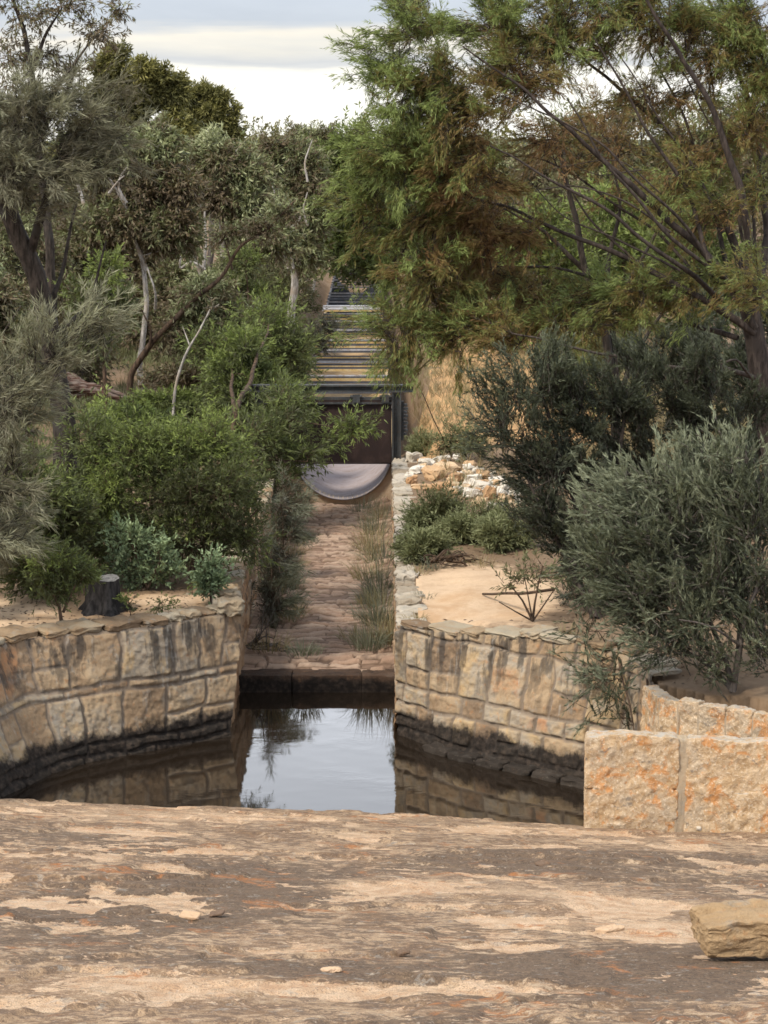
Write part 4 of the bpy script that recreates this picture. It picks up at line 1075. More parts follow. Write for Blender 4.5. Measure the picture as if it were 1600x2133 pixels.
# ---- bright shrubs far behind on the right
for i, (px, Yd, w_, h_, tn, lab) in enumerate([
    (1120, 50, 95, 330, .75, 'light green bushy tree seen under the wattle branches, nearest the channel'),
    (1290, 53, 110, 350, .85, 'pale yellow-green bushy tree seen in the middle of the wattle branches'),
    (1450, 49, 100, 340, .65, 'leafy green tree behind the wattle trunk, far right'),
    (1000, 58, 90, 300, .45, 'green bushy tree behind the orange track')]):
    b = gy(px, Yd); k = ppm(Yd); y0 = 1066.5 - (F * (math.tan(math.atan2(b[2] - ZC, Yd) + TH)))
    plant('bushy_tree', lab, 'tree', b, [([b, (px + 10, y0 - h_ * .5, Yd), (px - 8, y0 - h_ * .8, Yd)], .09, .03)],
      [(px, y0 - h_ * .8, Yd, w_ * .75, h_ * .2, tn), (px - w_ * .5, y0 - h_ * .55, Yd, w_ * .6, h_ * .22, tn - .1), (px + w_ * .5, y0 - h_ * .55, Yd, w_ * .6, h_ * .22, tn), (px, y0 - h_ * .3, Yd + .3, w_, h_ * .22, tn - .15)],
      'fresh', 1300, 120 + i, lscale=1.6, sub=7, twigs=.3)
# ---- dark green tea-tree bush and grey-green bush, right foreground
b = gb(1235, 1290)
plant('tea_tree_bush', 'tall dark green fine leaved bush at the back of the sand, under the wattle', 'bush', b,
  [([b, (1225, 1150, 23.1), (1180, 960, 23.2), (1130, 800, 23.2)], .05, .015), ([b, (1270, 1100, 23.3), (1300, 900, 23.4), (1320, 800, 23.4)], .05, .015), ([b, (1180, 1160, 23), (1100, 1000, 22.9)], .035, .01)],
  [(1110, 800, 23.2, 95, 65, .6), (1060, 880, 23.1, 75, 75, .6), (1180, 850, 23.3, 110, 90, .4), (1120, 960, 23, 90, 75, .45), (1200, 1000, 23.2, 110, 100, .3), (1280, 850, 23.5, 100, 100, .35), (1160, 1080, 23, 95, 70, .35),
   (1240, 1140, 23.1, 100, 80, .3), (1380, 820, 23.8, 110, 110, .35), (1500, 850, 24, 110, 120, .4), (1360, 980, 23.8, 120, 120, .25), (1520, 1020, 24, 110, 120, .3), (1215, 1220, 22.9, 70, 45, .4)  , (1440, 1150, 23.6, 130, 100, .25)],
  'tea', 9000, 131, 'bark_dark', (-.4, 0, .35), shrub=True, r0=.04, sub=15)
b = onz(1535, 1445, .86)
plant('broom_bush', 'grey-green feathery bush with a pale forked stem above the narrow stone slabs', 'bush', b,
  [([b, (1545, 1370, b[1]), (1560, 1290, b[1]), (1590, 1200, b[1])], .03, .014), ([b, (1520, 1380, b[1] + .1), (1470, 1250, b[1] + .3), (1400, 1120, b[1] + .4)], .03, .008), ([(1550, 1350, b[1]), (1480, 1300, b[1] - .2), (1420, 1290, b[1] - .3)], .014, .006),
   ([b, (1500, 1400, b[1] + .1), (1400, 1330, b[1] + .2), (1300, 1290, b[1] + .3)], .022, .007), ([b, (1560, 1200, b[1] + .3), (1530, 1020, b[1] + .4)], .025, .007)],
  [(1400, 1025, 19.9, 90, 60, .75), (1330, 1060, 19.9, 75, 50, .8), (1490, 1010, 20, 85, 70, .6), (1560, 1030, 20, 80, 90, .55), (1530, 960, 20.1, 45, 40, .65, .3), (1310, 1120, 19.9, 90, 70, .6), (1420, 1100, 19.8, 110, 80, .55), (1530, 1120, 19.8, 90, 80, .45),
   (1285, 1195, 19.9, 62, 48, .55), (1350, 1220, 19.7, 100, 70, .45), (1470, 1220, 19.6, 100, 70, .45), (1570, 1230, 19.7, 70, 70, .4), (1345, 1290, 19.7, 72, 42, .4), (1400, 1320, 19.5, 95, 50, .45), (1480, 1370, 19.4, 60, 40, .45), (1580, 1340, 19.5, 60, 60, .35)],
  'broom', 4700, 132, 'bark_grey', (-.6, -.05, .2), shrub=True, r0=.024, sub=15, lscale=1.0)
b = onz(1180, 1350, .9)
plant('overhanging_bush', 'sparse olive bush hanging down over the right pool wall', 'bush', onz(1290, 1370, .9),
  [([onz(1290, 1370, .9), (1290, 1400, 20.6), (1310, 1470, 20.2), (1318, 1540, 20.1)], .014, .005), ([onz(1350, 1385, .9), (1345, 1440, 20.1), (1362, 1535, 19.9)], .014, .007)],
  [(1262, 1370, 20.8, 55, 36, .5, .25), (1275, 1435, 20.4, 42, 42, .45, .25), (1305, 1500, 20.3, 36, 30, .45, .2), (1230, 1310, 21, 40, 28, .5, .3)],
  'broom', 250, 133, 'bark_brown', (-.2, -.1, -.2), shrub=True, r0=.014, sub=6)
# ---- low heath right of the channel
for i, (px, py, w_, h_, tn, sp, lab) in enumerate([
    (905, 1120, 62, 95, .5, 'heath', 'rounded green heath bush beside the channel wall, in front of the rubble'),
    (985, 1125, 70, 75, .62, 'heath', 'low green heath bush between the rubble and the open sand'),
    (1060, 1140, 60, 70, .55, 'heath', 'low olive heath bush at the foot of the dark bush'),
    (885, 1165, 55, 50, .45, 'heath', 'small grey-green heath bush next to the pale coping'),
    (880, 955, 34, 40, .65, 'heath', 'small yellow-green shrub beside the gate post'),
    (940, 945, 40, 65, .5, 'heath', 'thin shrub with a dry stalk behind the rubble pile'),
    (985, 955, 32, 65, .4, 'heath', 'brownish thin shrub behind the far side of the rubble pile')]):
    b = gb(px, py + 5); k = ppm(b[1]); Yd = b[1]
    limbs = []
    if i == 5: limbs = [([at(938, 948, Yd), at(915, 900, Yd), at(885, 830, Yd - .2), at(862, 798, Yd - .3)], .012, .006)]
    plant('heath_shrub', lab, 'shrub', b, limbs, [(px, py - h_ * .55, Yd, w_, h_ * .5, tn), (px - w_ * .4, py - h_ * .3, Yd - .15, w_ * .5, h_ * .35, tn), (px + w_ * .4, py - h_ * .3, Yd + .1, w_ * .5, h_ * .35, tn - .1)],
      sp, int((520 if i != 5 and i != 6 else 130) * (1 + w_ / 60)), 140 + i, shrub=True, r0=.012, sub=5)
# twiggy plant on the sand
b = gb(1112, 1296)
plant('dry_twig_plant', 'nearly bare twiggy plant with dry leaves standing on the pale sand', 'plant', b,
  [([b, at(1095, 1250, b[1]), at(1060, 1215, b[1])], .014, .005), ([b, at(1118, 1240, b[1]), at(1130, 1180, b[1])], .014, .005), ([b, at(1075, 1275, b[1] - .1), at(1040, 1255, b[1] - .15)], .01, .004), ([b, at(1140, 1255, b[1]), at(1165, 1215, b[1])], .01, .004),
   ([b, at(1100, 1230, b[1] + .1), at(1090, 1190, b[1] + .1)], .01, .004), ([gb(1010, 1242), at(1080, 1236, b[1] + .5), at(1150, 1226, b[1] + .6)], .012, .016)],
  [(1095, 1200, b[1], 60, 32, .2, .25), (1130, 1190, b[1], 40, 40, .3, .25), (1060, 1215, b[1], 25, 20, .2, .15)], 'heath', 60, 150, 'bark_brown', shrub=True, r0=.008, sub=7)

# ---- left bank: small plants
b = gb(128, 1306)
plant('yellow_green_shrub', 'small yellow-green shrub with a forked trunk at the left wall rim', 'shrub', b,
  [([b, at(130, 1270, b[1]), at(105, 1225, b[1])], .022, .01), ([at(130, 1275, b[1]), at(155, 1220, b[1])], .016, .008)],
  [(130, 1180, b[1], 62, 42, .55), (85, 1190, b[1], 45, 40, .5), (165, 1200, b[1] + .1, 35, 30, .6), (115, 1230, b[1], 40, 22, .55)], 'fresh', 420, 160, shrub=True, r0=.012, sub=5, lscale=.62)
b = gb(305, 1230)
plant('blue_green_shrub', 'blue-green leafy shrub behind the charred stump', 'shrub', b,
  [([b, at(290, 1190, b[1]), at(275, 1140, b[1])], .014, .007), ([b, at(325, 1190, b[1]), at(335, 1160, b[1])], .014, .007)],
  [(275, 1125, b[1], 38, 32, .6), (320, 1150, b[1], 42, 32, .6), (345, 1190, b[1], 32, 26, .5), (270, 1180, b[1], 38, 30, .4), (305, 1200, b[1] + .1, 45, 24, .35)], 'glauc', 430, 161, shrub=True, r0=.01, sub=5)
b = gb(437, 1262)
plant('blue_green_shrub', 'small upright blue-green sapling near the corner of the left pool wall', 'shrub', b,
  [([b, at(435, 1215, b[1]), at(438, 1160, b[1])], .012, .006)], [(438, 1175, b[1], 26, 28, .55), (440, 1220, b[1], 26, 32, .3)], 'glauc', 190, 162, shrub=True, r0=.008, sub=5)
for i, (px, py, lab) in enumerate([(340, 1282, 'tiny green seedling on the sand by the left wall rim'), (272, 1285, 'tiny sprig on the sand below the stump'), (400, 1240, 'thin bare sapling between the blue-green shrubs')]):
    b = gb(px, py); plant('seedling', lab, 'seedling', b, [([b, at(px - 2, py - 30, b[1])], .006, .003)], [(px, py - 28, b[1], 20, 16, .55)], 'fresh', 28, 165 + i, shrub=True, r0=.005, sub=3, lscale=.45)
# ---- left bank: large shrubs
b = gb(395, 1212)
plant('leafy_shrub', 'large rounded green shrub with a yellow-green top behind the left sand', 'shrub', b,
  [([b, at(400, 1080, 24.6), at(380, 950, 24.6)], .035, .012), ([b, at(450, 1060, 24.6), at(490, 960, 24.6)], .03, .01), ([b, at(330, 1070, 24.6), at(270, 960, 24.5)], .03, .01), ([b, at(470, 1130, 24.5), at(540, 1060, 24.5)], .02, .008)],
  [(370, 920, 24.7, 100, 55, .74), (460, 920, 24.7, 80, 55, .85), (280, 940, 24.6, 80, 60, .66), (235, 1020, 24.5, 50, 70, .72), (330, 1030, 24.4, 100, 75, .38), (440, 1030, 24.4, 100, 75, .32), (515, 1020, 25, 40, 65, .38), (380, 1120, 24.4, 120, 60, .22), (500, 1110, 24.5, 70, 55, .25), (250, 1110, 24.6, 70, 50, .2)],
  'fresh', 4300, 170, 'bark_brown', shrub=True, r0=.02, sub=9, lscale=.72, wscale=.8)
b = gy(470, 33)
plant('acacia_shrub', 'tall loose green acacia leaning over the left side of the gate', 'shrub', b,
  [([b, (490, 860, 33.3), (530, 760, 35.5), (560, 680, 38)], .05, .012), ([(490, 880, 33.3), (480, 800, 35), (480, 720, 37)], .04, .01), ([b, (540, 900, 33), (600, 880, 33), (690, 890, 33)], .025, .006), ([b, (560, 960, 32.6), (640, 965, 32.4)], .022, .006)],
  [(560, 690, 38.5, 85, 60, .5), (480, 740, 38, 75, 60, .45), (600, 760, 38.5, 62, 60, .45), (530, 810, 36, 90, 55, .4), (620, 850, 33.6, 55, 40, .45, .35), (570, 890, 33, 75, 55, .35, .4), (640, 945, 32.6, 45, 32, .35, .3), (570, 1000, 32.4, 55, 45, .32, .4), (450, 810, 37, 60, 50, .5), (735, 885, 33.4, 48, 30, .62, .2), (690, 915, 33.2, 40, 22, .55, .2), (600, 830, 34.5, 60, 40, .42, .4), (530, 930, 32.6, 80, 60, .3, .5)],
  'fresh', 2500, 171, 'bark_brown', (.25, 0, -.1), shrub=True, r0=.018, sub=7, lscale=1.15, wscale=.75)
for i, (px, py, Yd, w_, h_, tn, sp, lab) in enumerate([
    (70, 1215, 23.6, 120, 300, .3, 'fresh', 'dark green shrub at the left edge behind the small yellow-green shrub'),
    (175, 1190, 24.8, 90, 330, .3, 'fresh', 'dark leafy shrub left of the large rounded shrub'),
    (-60, 1240, 22.6, 110, 330, .5, 'sheoak', 'blurred grey-green shrub cut off by the left edge'),
    (205, 1000, 27.5, 55, 270, .75, 'fresh', 'bright leafy shrub under the dead log')]):
    b = gy(px, Yd); y0 = 1066.5 - F * math.tan(math.atan2(b[2] - ZC, Yd) + TH)
    plant('scrub_shrub', lab, 'shrub', b, [([b, (px, y0 - h_ * .5, Yd)], .03, .012)],
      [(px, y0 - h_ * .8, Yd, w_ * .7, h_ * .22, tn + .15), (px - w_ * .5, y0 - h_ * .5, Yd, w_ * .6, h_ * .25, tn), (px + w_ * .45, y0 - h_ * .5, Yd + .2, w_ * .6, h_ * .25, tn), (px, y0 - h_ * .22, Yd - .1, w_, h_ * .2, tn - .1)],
      sp, int(1100 * w_ / 90), 180 + i, shrub=True, r0=.015, sub=6, lscale=.8)
# ---- sheoaks at the left edge
b = gy(135, 25.6)
plant('sheoak_tree', 'grey drooping sheoak with a thick dark leaning trunk at the left edge', 'tree', b,
  [([b, (125, 860, 25.6), (95, 660, 25.6), (60, 540, 25.5), (15, 430, 25.4), (-30, 300, 25.2)], .15, .09),
   ([(60, 540, 25.5), (90, 420, 25.2), (120, 330, 25), (170, 230, 24.8)], .06, .015), ([(15, 430, 25.4), (20, 300, 25), (50, 200, 24.8)], .06, .015), ([(95, 660, 25.6), (130, 560, 25.8), (150, 430, 26), (160, 400, 26)], .035, .01), ([(120, 700, 25.6), (190, 620, 26), (215, 500, 26.2)], .03, .01)],
  [(90, 270, 24.8, 100, 60, .55), (30, 220, 24.8, 70, 50, .5), (170, 260, 24.9, 70, 45, .4), (200, 330, 25, 45, 35, .3), (100, 350, 24.8, 100, 50, .5), (10, 340, 24.6, 70, 60, .5), (150, 200, 25, 50, 30, .3), (60, 410, 24.9, 80, 25, .45), (-60, 300, 25, 90, 90, .5), (225, 205, 25.2, 35, 22, .1), (240, 280, 25, 35, 30, .2)],
  'sheoak', 2800, 190, 'bark_dark', (.3, -.1, .15), r0=.03, sub=13)
b = onz(-130, 1330, .86)
plant('sheoak_sapling', 'grey-green feathery sheoak spray slanting in from the left edge above the shrubs', 'tree', b,
  [([b, (-120, 1050, 21.6), (-20, 870, 21.6), (90, 760, 21.6), (190, 660, 21.6), (230, 630, 21.6)], .035, .006), ([(-120, 1050, 21.6), (-40, 760, 21.8), (40, 640, 21.9)], .025, .006), ([(-90, 1100, 21.6), (0, 1000, 21.5), (40, 930, 21.5)], .02, .006)],
  [(190, 670, 21.6, 50, 40, .62, .3), (110, 735, 21.6, 60, 48, .6, .3), (40, 810, 21.6, 65, 60, .55, .3), (-20, 880, 21.6, 80, 80, .45), (20, 1000, 21.5, 45, 60, .55, .3), (-40, 1100, 21.5, 70, 90, .45)],
  'sheoak', 1500, 191, 'bark_dark', (.35, 0, .35), r0=.02, sub=7)
b = gy(120, 38)
plant('sheoak_tree', 'thin open tree with bare dark forks against the sky, top left corner', 'tree', b,
  [([b, (100, 500, 38), (70, 250, 38), (66, 150, 38), (50, 60, 38), (20, -20, 38)], .11, .03), ([(66, 150, 38), (95, 80, 38), (130, 20, 38)], .045, .012), ([(80, 250, 38), (160, 130, 38), (220, 50, 38)], .04, .01), ([(85, 280, 38), (150, 180, 38.4), (170, 90, 38.4)], .035, .01)],
  [(40, 20, 38, 70, 50, .3), (140, 10, 38, 70, 35, .35), (200, 60, 38, 60, 40, .2), (100, 100, 38.3, 60, 40, .25), (20, 110, 38, 45, 45, .3), (150, 150, 38.4, 60, 35, .2), (235, 20, 38, 35, 30, .3), (0, 200, 38, 70, 60, .3)],
  'gum', 640, 192, 'bark_dark', r0=.03, sub=9, lscale=1.0)

# ---- gum trees behind, left
def gum(name, label, px, Yd, crown, sp, tips, seed, bark, extra=(), ls=1.5, lean=(0, 0, 0), sub=5, r=.12):
    b = gy(px, Yd)
    top = min(crown, key=lambda c: c[1]); cx = sum(c[0] for c in crown) / len(crown)
    y0 = 1066.5 - F * math.tan(math.atan2(b[2] - ZC, Yd) + TH); ty = top[1] + top[3] * .3
    limbs = [([b, ((px * 2 + cx) / 3 + 12, y0 + (ty - y0) * .4, Yd), ((px + cx * 2) / 3 - 6, y0 + (ty - y0) * .75, Yd + .2), (top[0], ty, Yd)], r, .03)]
    for q in extra: limbs.append(q)
    return plant(name, label, 'tree', b, limbs, [(c[0], c[1], Yd + (c[5] if len(c) > 5 else 0), c[2], c[3], c[4]) for c in crown], sp, tips, seed, bark, lean, r0=.04, lscale=ls, sub=sub, twigs=.25)
gum('gum_tree', 'tallest dark olive gum on the left skyline with rounded leaf clumps', 330, 62,
    [(240, 135, 48, 40, .5), (290, 150, 45, 38, .6), (345, 175, 42, 42, .55), (300, 215, 60, 45, .35), (230, 200, 55, 45, .35), (360, 250, 40, 40, .5), (270, 280, 60, 35, .5), (345, 290, 45, 32, .85)], 'gumdark', 5200, 200, 'bark_grey', ls=1.35, sub=9)
gum('gum_tree', 'dark gum with rounded clumps stepping down the left skyline towards the gap', 430, 66,
    [(410, 200, 34, 34, .5), (440, 225, 34, 34, .45), (470, 245, 28, 28, .55), (420, 265, 42, 36, .3), (465, 285, 35, 30, .35), (400, 300, 30, 24, .8)], 'gumdark', 3800, 201, 'bark_grey', ls=1.35, sub=9)
gum('mallee_tree', 'brown tinged mallee with grey limbs and drooping leaves, left of the middle', 290, 42,
    [(250, 300, 65, 45, .5), (320, 310, 60, 45, .5), (230, 380, 60, 50, .3), (310, 390, 75, 60, .2), (380, 380, 50, 50, .3), (280, 470, 70, 55, .2), (360, 480, 60, 55, .28), (220, 470, 45, 50, .3)], 'gum', 5200, 202, 'bark_pale',
    [([(300, 560, 42), (260, 420, 41.6), (225, 370, 41.4)], .05, .02), ([(170, 420, 41.2), (150, 340, 41.2), (158, 310, 41.2)], .035, .02), ([(260, 420, 41), (240, 385, 40.9), (268, 350, 40.8)], .03, .01), ([(225, 400, 41), (250, 370, 40.8), (262, 366, 40.7)], .025, .008), ([(320, 640, 41), (325, 600, 40.7), (310, 560, 40.7)], .03, .01)], ls=1.3, r=.06)
gum('mallee_tree', 'mallee with bright white bare stems showing in its middle, left of the channel', 440, 47,
    [(440, 330, 60, 45, .5), (500, 350, 50, 45, .55), (460, 400, 60, 40, .35), (520, 430, 60, 50, .5), (470, 590, 60, 45, .35), (550, 510, 60, 50, .45), (380, 600, 60, 45, .35), (510, 540, 45, 45, .75)], 'gum', 4400, 203, 'bark_pale',
    [([(440, 640, 46.3), (415, 560, 46.2), (400, 520, 46.1), (410, 450, 46.1)], .05, .02), ([(440, 640, 46.3), (425, 560, 46.1), (432, 500, 46), (425, 440, 46)], .05, .02), ([(430, 560, 46.1), (400, 540, 46), (375, 570, 46), (376, 540, 46), (400, 470, 46)], .03, .015)], ls=1.35)
gum('mallee_tree', 'pale stemmed mallee beside the trough, below the gap in the skyline', 600, 54,
    [(580, 330, 55, 40, .5), (640, 350, 50, 45, .45), (600, 410, 60, 45, .4), (650, 430, 40, 45, .45), (570, 470, 55, 45, .6), (630, 510, 45, 45, .55), (560, 400, 35, 40, .75)], 'gum', 3800, 204, 'bark_pale',
    [([(600, 560, 53.2), (570, 460, 53.1), (565, 430, 53)], .035, .015), ([(610, 560, 53.2), (600, 500, 53), (625, 455, 53)], .035, .012), ([(640, 380, 53), (632, 340, 53), (650, 290, 53)], .03, .01), ([(640, 470, 52.8), (628, 440, 52.7), (640, 400, 52.7)], .03, .01), ([(570, 430, 52.8), (575, 400, 52.7), (560, 380, 52.7)], .025, .01), ([(600, 480, 52.8), (618, 465, 52.7), (632, 440, 52.7)], .025, .01)], ls=1.5)
gum('gum_tree', 'slender gum with airy top rising into the sky gap left of the green tree', 650, 75,
    [(625, 285, 26, 22, .5), (660, 300, 35, 28, .5), (690, 290, 22, 22, .4), (640, 330, 40, 28, .45)], 'gum', 1500, 205, 'bark_pale', ls=1.5, r=.05)
for i, (px, py, Yd, w_, h_, lab) in enumerate([(515, 545, 46, 40, 26, 'bright green leafy sapling top beside the white bare stems'), (210, 560, 33.5, 50, 40, 'light green sapling right of the leaning dark trunk')]):
    b = gy(px + 10, Yd); plant('sapling', lab, 'sapling', b, [([b, (px + 4, py + 120, Yd), (px, py, Yd)], .04, .012)], [(px, py, Yd, w_ * .7, h_, .6), (px - 32, py + 50, Yd, w_ * .8, h_ * .8, .5), (px + 35, py + 75, Yd + .3, w_ * .7, h_, .45), (px - 5, py + 120, Yd, w_, h_ * 1.2, .4)], 'fresh', 460, 208 + i, r0=.02, sub=6)
# leaning brown trunk crossing the shrubs
b = gy(262, 41)
plant('leaning_tree', 'thin brown trunk leaning up to the right through the left scrub', 'tree', b,
  [([b, (275, 775, 41), (325, 700, 40.8), (400, 630, 40.6), (470, 570, 40.5), (500, 515, 40.4), (560, 480, 40.4), (610, 420, 40.4)], .065, .016), ([(300, 740, 40.9), (320, 690, 40.7), (300, 640, 40.5)], .03, .01), ([(480, 560, 40.5), (470, 500, 40.5), (460, 450, 40.5)], .02, .008)],
  [(600, 440, 40.4, 40, 25, .45), (540, 480, 40.4, 40, 25, .4), (480, 480, 40.5, 35, 25, .4)], 'gum', 330, 206, 'bark_brown', r0=.02)
b = gy(355, 36)
plant('dead_branch', 'slim bare white branch standing upright in the left scrub', 'branch', b,
  [([b, (362, 815, 36), (385, 740, 36), (415, 690, 36), (440, 640, 36)], .03, .012), ([(395, 720, 36), (380, 680, 36.1)], .012, .005)], [(445, 640, 36, 10, 10, .2)], 'gum', 6, 207, 'bark_pale', r0=.01, sub=2)
for i, (pts, ra) in enumerate([([(360, 760, 35.5), (410, 710, 35.4), (470, 660, 35.3), (540, 640, 35.3)], .03)]):
    pass
# mid shrubs left
mids = [
  (270, 34, 95, 110, .45, 'fresh', 'mixed green shrub in front of the leaning brown trunk'),
  (350, 38, 80, 75, .4, 'fresh', 'dull green shrub behind the slim white branch'),
  (510, 36, 70, 240, .5, 'fresh', 'green shrub right of the slim white branch'),
  (560, 40, 80, 240, .4, 'fresh', 'olive shrub beyond the gate on the left bank of the trough'),
  (170, 43, 90, 400, .4, 'gum', 'pale tipped scrub tree behind the leaning dark trunk'),
  (40, 41, 90, 450, .35, 'gum', 'grey-brown scrub tree at the left edge behind the dark trunk'),
  (420, 41, 110, 300, .35, 'gum', 'grey-green gum scrub in the middle of the left bank'),
  (-40, 34, 100, 420, .3, 'gum', 'scrub tree half cut off by the left edge'),
  (560, 57, 70, 200, .5, 'heath', 'dry yellowish shrub along the left rim of the trough'),
  (615, 62, 45, 130, .3, 'heath', 'brownish twiggy shrub beside the far trough'),
  (585, 46, 50, 120, .45, 'heath', 'low shrub against the left rim of the trough'),
  (310, 50, 110, 420, .4, 'gum', 'dense olive gum behind the brown tinged mallee'),
  (160, 52, 110, 480, .35, 'gum', 'grey-olive gum between the skyline gums and the left edge'),
  (0, 56, 110, 480, .4, 'gum', 'grey gum closing the left edge behind the sheoak trunk'),
  (-30, 46, 90, 330, .4, 'gum', 'low gum scrub at the very left edge'),
  (530, 60, 90, 330, .4, 'gum', 'dull gum behind the white stemmed mallee')]
for i, (px, Yd, w_, h_, tn, sp, lab) in enumerate(mids):
    b = gy(px, Yd); y0 = 1066.5 - F * math.tan(math.atan2(b[2] - ZC, Yd) + TH)
    plant('scrub_shrub' if h_ < 320 else 'scrub_tree', lab, 'shrub' if h_ < 320 else 'tree', b, [([b, (px + 5, y0 - h_ * .45, Yd), (px - 6, y0 - h_ * .8, Yd)], .05, .02)],
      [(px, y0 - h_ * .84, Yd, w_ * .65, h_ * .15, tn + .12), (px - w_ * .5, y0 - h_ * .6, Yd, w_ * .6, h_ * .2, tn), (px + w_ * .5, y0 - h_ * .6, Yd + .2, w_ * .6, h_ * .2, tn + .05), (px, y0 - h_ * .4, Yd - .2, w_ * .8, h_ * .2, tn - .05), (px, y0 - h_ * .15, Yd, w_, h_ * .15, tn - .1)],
      sp, int((2300 if sp == 'gum' else 1500) * w_ / 100), 220 + i, shrub=h_ < 320, r0=.02, sub=5, lscale=1.15 if Yd < 45 else 1.5, twigs=.3, bark='bark_grey')
# dead grey clump on the trough edge
b = gy(648, 50)
plant('dead_shrub', 'grey dead twiggy shrub overhanging the left rim of the trough', 'shrub', b,
  [([b, (655, 720, 50), (680, 690, 50)], .05, .012), ([(650, 740, 50), (690, 700, 49.9), (708, 690, 49.9)], .035, .01), ([b, (655, 680, 50.1), (650, 665, 50)], .035, .01)], [(682, 685, 50, 30, 24, .1), (660, 700, 50, 28, 25, .1), (668, 720, 50, 25, 14, .1)], 'weed', 420, 240, 'bark_grey', shrub=True, r0=.05, sub=22, lscale=1.0, wscale=1.6)
# right backdrop trees
for i, (px, Yd, w_, h_, tn, sp, lab) in enumerate([
  (1180, 68, 110, 420, .4, 'gum', 'olive gum behind the wattle, left half'),
  (1340, 72, 110, 430, .35, 'gum', 'olive brown gum behind the wattle, middle'),
  (1500, 66, 120, 450, .4, 'gum', 'olive gum behind the wattle trunk'),
  (1640, 60, 120, 480, .35, 'gum', 'gum half cut off by the right edge'),
  (1030, 74, 100, 330, .4, 'gum', 'dull gum behind the brown wattle leaves'),
  (900, 80, 90, 330, .45, 'gum', 'gum behind the green wattle leaves, right of the trough'),
  (1420, 36, 120, 260, .35, 'tea', 'dark bush filling the space under the wattle trunk'),
  (1580, 34, 120, 300, .35, 'tea', 'dark bush at the right edge under the wattle'),
  (1230, 40, 90, 190, .4, 'heath', 'olive undergrowth bush beyond the dark bush')]):
    b = gy(px, Yd); y0 = 1066.5 - F * math.tan(math.atan2(b[2] - ZC, Yd) + TH)
    plant('scrub_tree' if h_ > 300 else 'scrub_shrub', lab, 'tree' if h_ > 300 else 'shrub', b, [([b, (px + 5, y0 - h_ * .45, Yd), (px - 6, y0 - h_ * .8, Yd)], .07, .02)],
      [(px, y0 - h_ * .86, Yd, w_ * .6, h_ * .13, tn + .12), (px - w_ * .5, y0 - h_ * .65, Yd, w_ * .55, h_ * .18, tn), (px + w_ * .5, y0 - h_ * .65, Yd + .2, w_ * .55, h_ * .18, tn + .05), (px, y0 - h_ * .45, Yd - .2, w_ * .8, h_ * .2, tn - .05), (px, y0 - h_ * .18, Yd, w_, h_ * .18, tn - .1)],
      sp, int((2100 if sp == 'gum' else 1400) * w_ / 100), 250 + i, shrub=h_ <= 300, r0=.03, sub=5, lscale=1.7 if sp == 'gum' else 1.5, twigs=.25, bark='bark_grey')
# scrub just outside the frame on both sides
for i, (px, Yd, w_, h_, tn, sp, lab) in enumerate([
  (-330, 30, 150, 420, .4, 'gum', 'scrub tree outside the left edge, beyond the blurred shrub'), (-420, 45, 140, 420, .4, 'gum', 'gum outside the left edge, farther back'), (-250, 60, 120, 420, .4, 'gum', 'gum outside the left edge, far back'),
  (1850, 30, 150, 420, .4, 'gum', 'scrub tree outside the right edge, beside the wattle'), (1900, 46, 140, 420, .4, 'gum', 'gum outside the right edge, farther back'), (1800, 62, 120, 430, .4, 'gum', 'gum outside the right edge, far back'),
  (1850, 23, 150, 260, .4, 'tea', 'dark bush outside the right edge beside the grey-green bush')]):
    b = gy(px, Yd); y0 = 1066.5 - F * math.tan(math.atan2(b[2] - ZC, Yd) + TH)
    plant('scrub_tree' if sp == 'gum' else 'scrub_shrub', lab, 'tree' if sp == 'gum' else 'shrub', b, [([b, (px + 5, y0 - h_ * .45, Yd), (px - 6, y0 - h_ * .8, Yd)], .07, .02)],
      [(px, y0 - h_ * .86, Yd, w_ * .6, h_ * .13, tn + .12), (px - w_ * .5, y0 - h_ * .62, Yd, w_ * .55, h_ * .18, tn), (px + w_ * .5, y0 - h_ * .62, Yd + .2, w_ * .55, h_ * .18, tn + .05), (px, y0 - h_ * .4, Yd - .2, w_ * .8, h_ * .2, tn - .05), (px, y0 - h_ * .18, Yd, w_, h_ * .15, tn - .1)],
      sp, 1500, 290 + i, shrub=sp != 'gum', r0=.03, sub=6, lscale=1.5, twigs=.2, bark='bark_grey')
# trees at the far end of the trough
for i, (px, Yd, w_, h_, tn, lab) in enumerate([(735, 90, 70, 210, .5, 'green tree closing the far end of the trough'), (660, 95, 60, 220, .4, 'dull tree behind the far end of the trough, on its left'), (820, 92, 70, 240, .45, 'olive tree behind the far end of the trough, on its right')]):
    b = gy(px, Yd); y0 = 1066.5 - F * math.tan(math.atan2(b[2] - ZC, Yd) + TH)
    plant('gum_tree', lab, 'tree', b, [([b, (px, y0 - h_ * .7, Yd)], .1, .03)], [(px, y0 - h_ * .8, Yd, w_ * .7, h_ * .2, tn + .1), (px - w_ * .4, y0 - h_ * .5, Yd, w_ * .7, h_ * .25, tn), (px + w_ * .4, y0 - h_ * .5, Yd, w_ * .7, h_ * .25, tn), (px, y0 - h_ * .2, Yd, w_, h_ * .2, tn - .1)], 'gumdark', 700, 270 + i, lscale=2, twigs=.1)

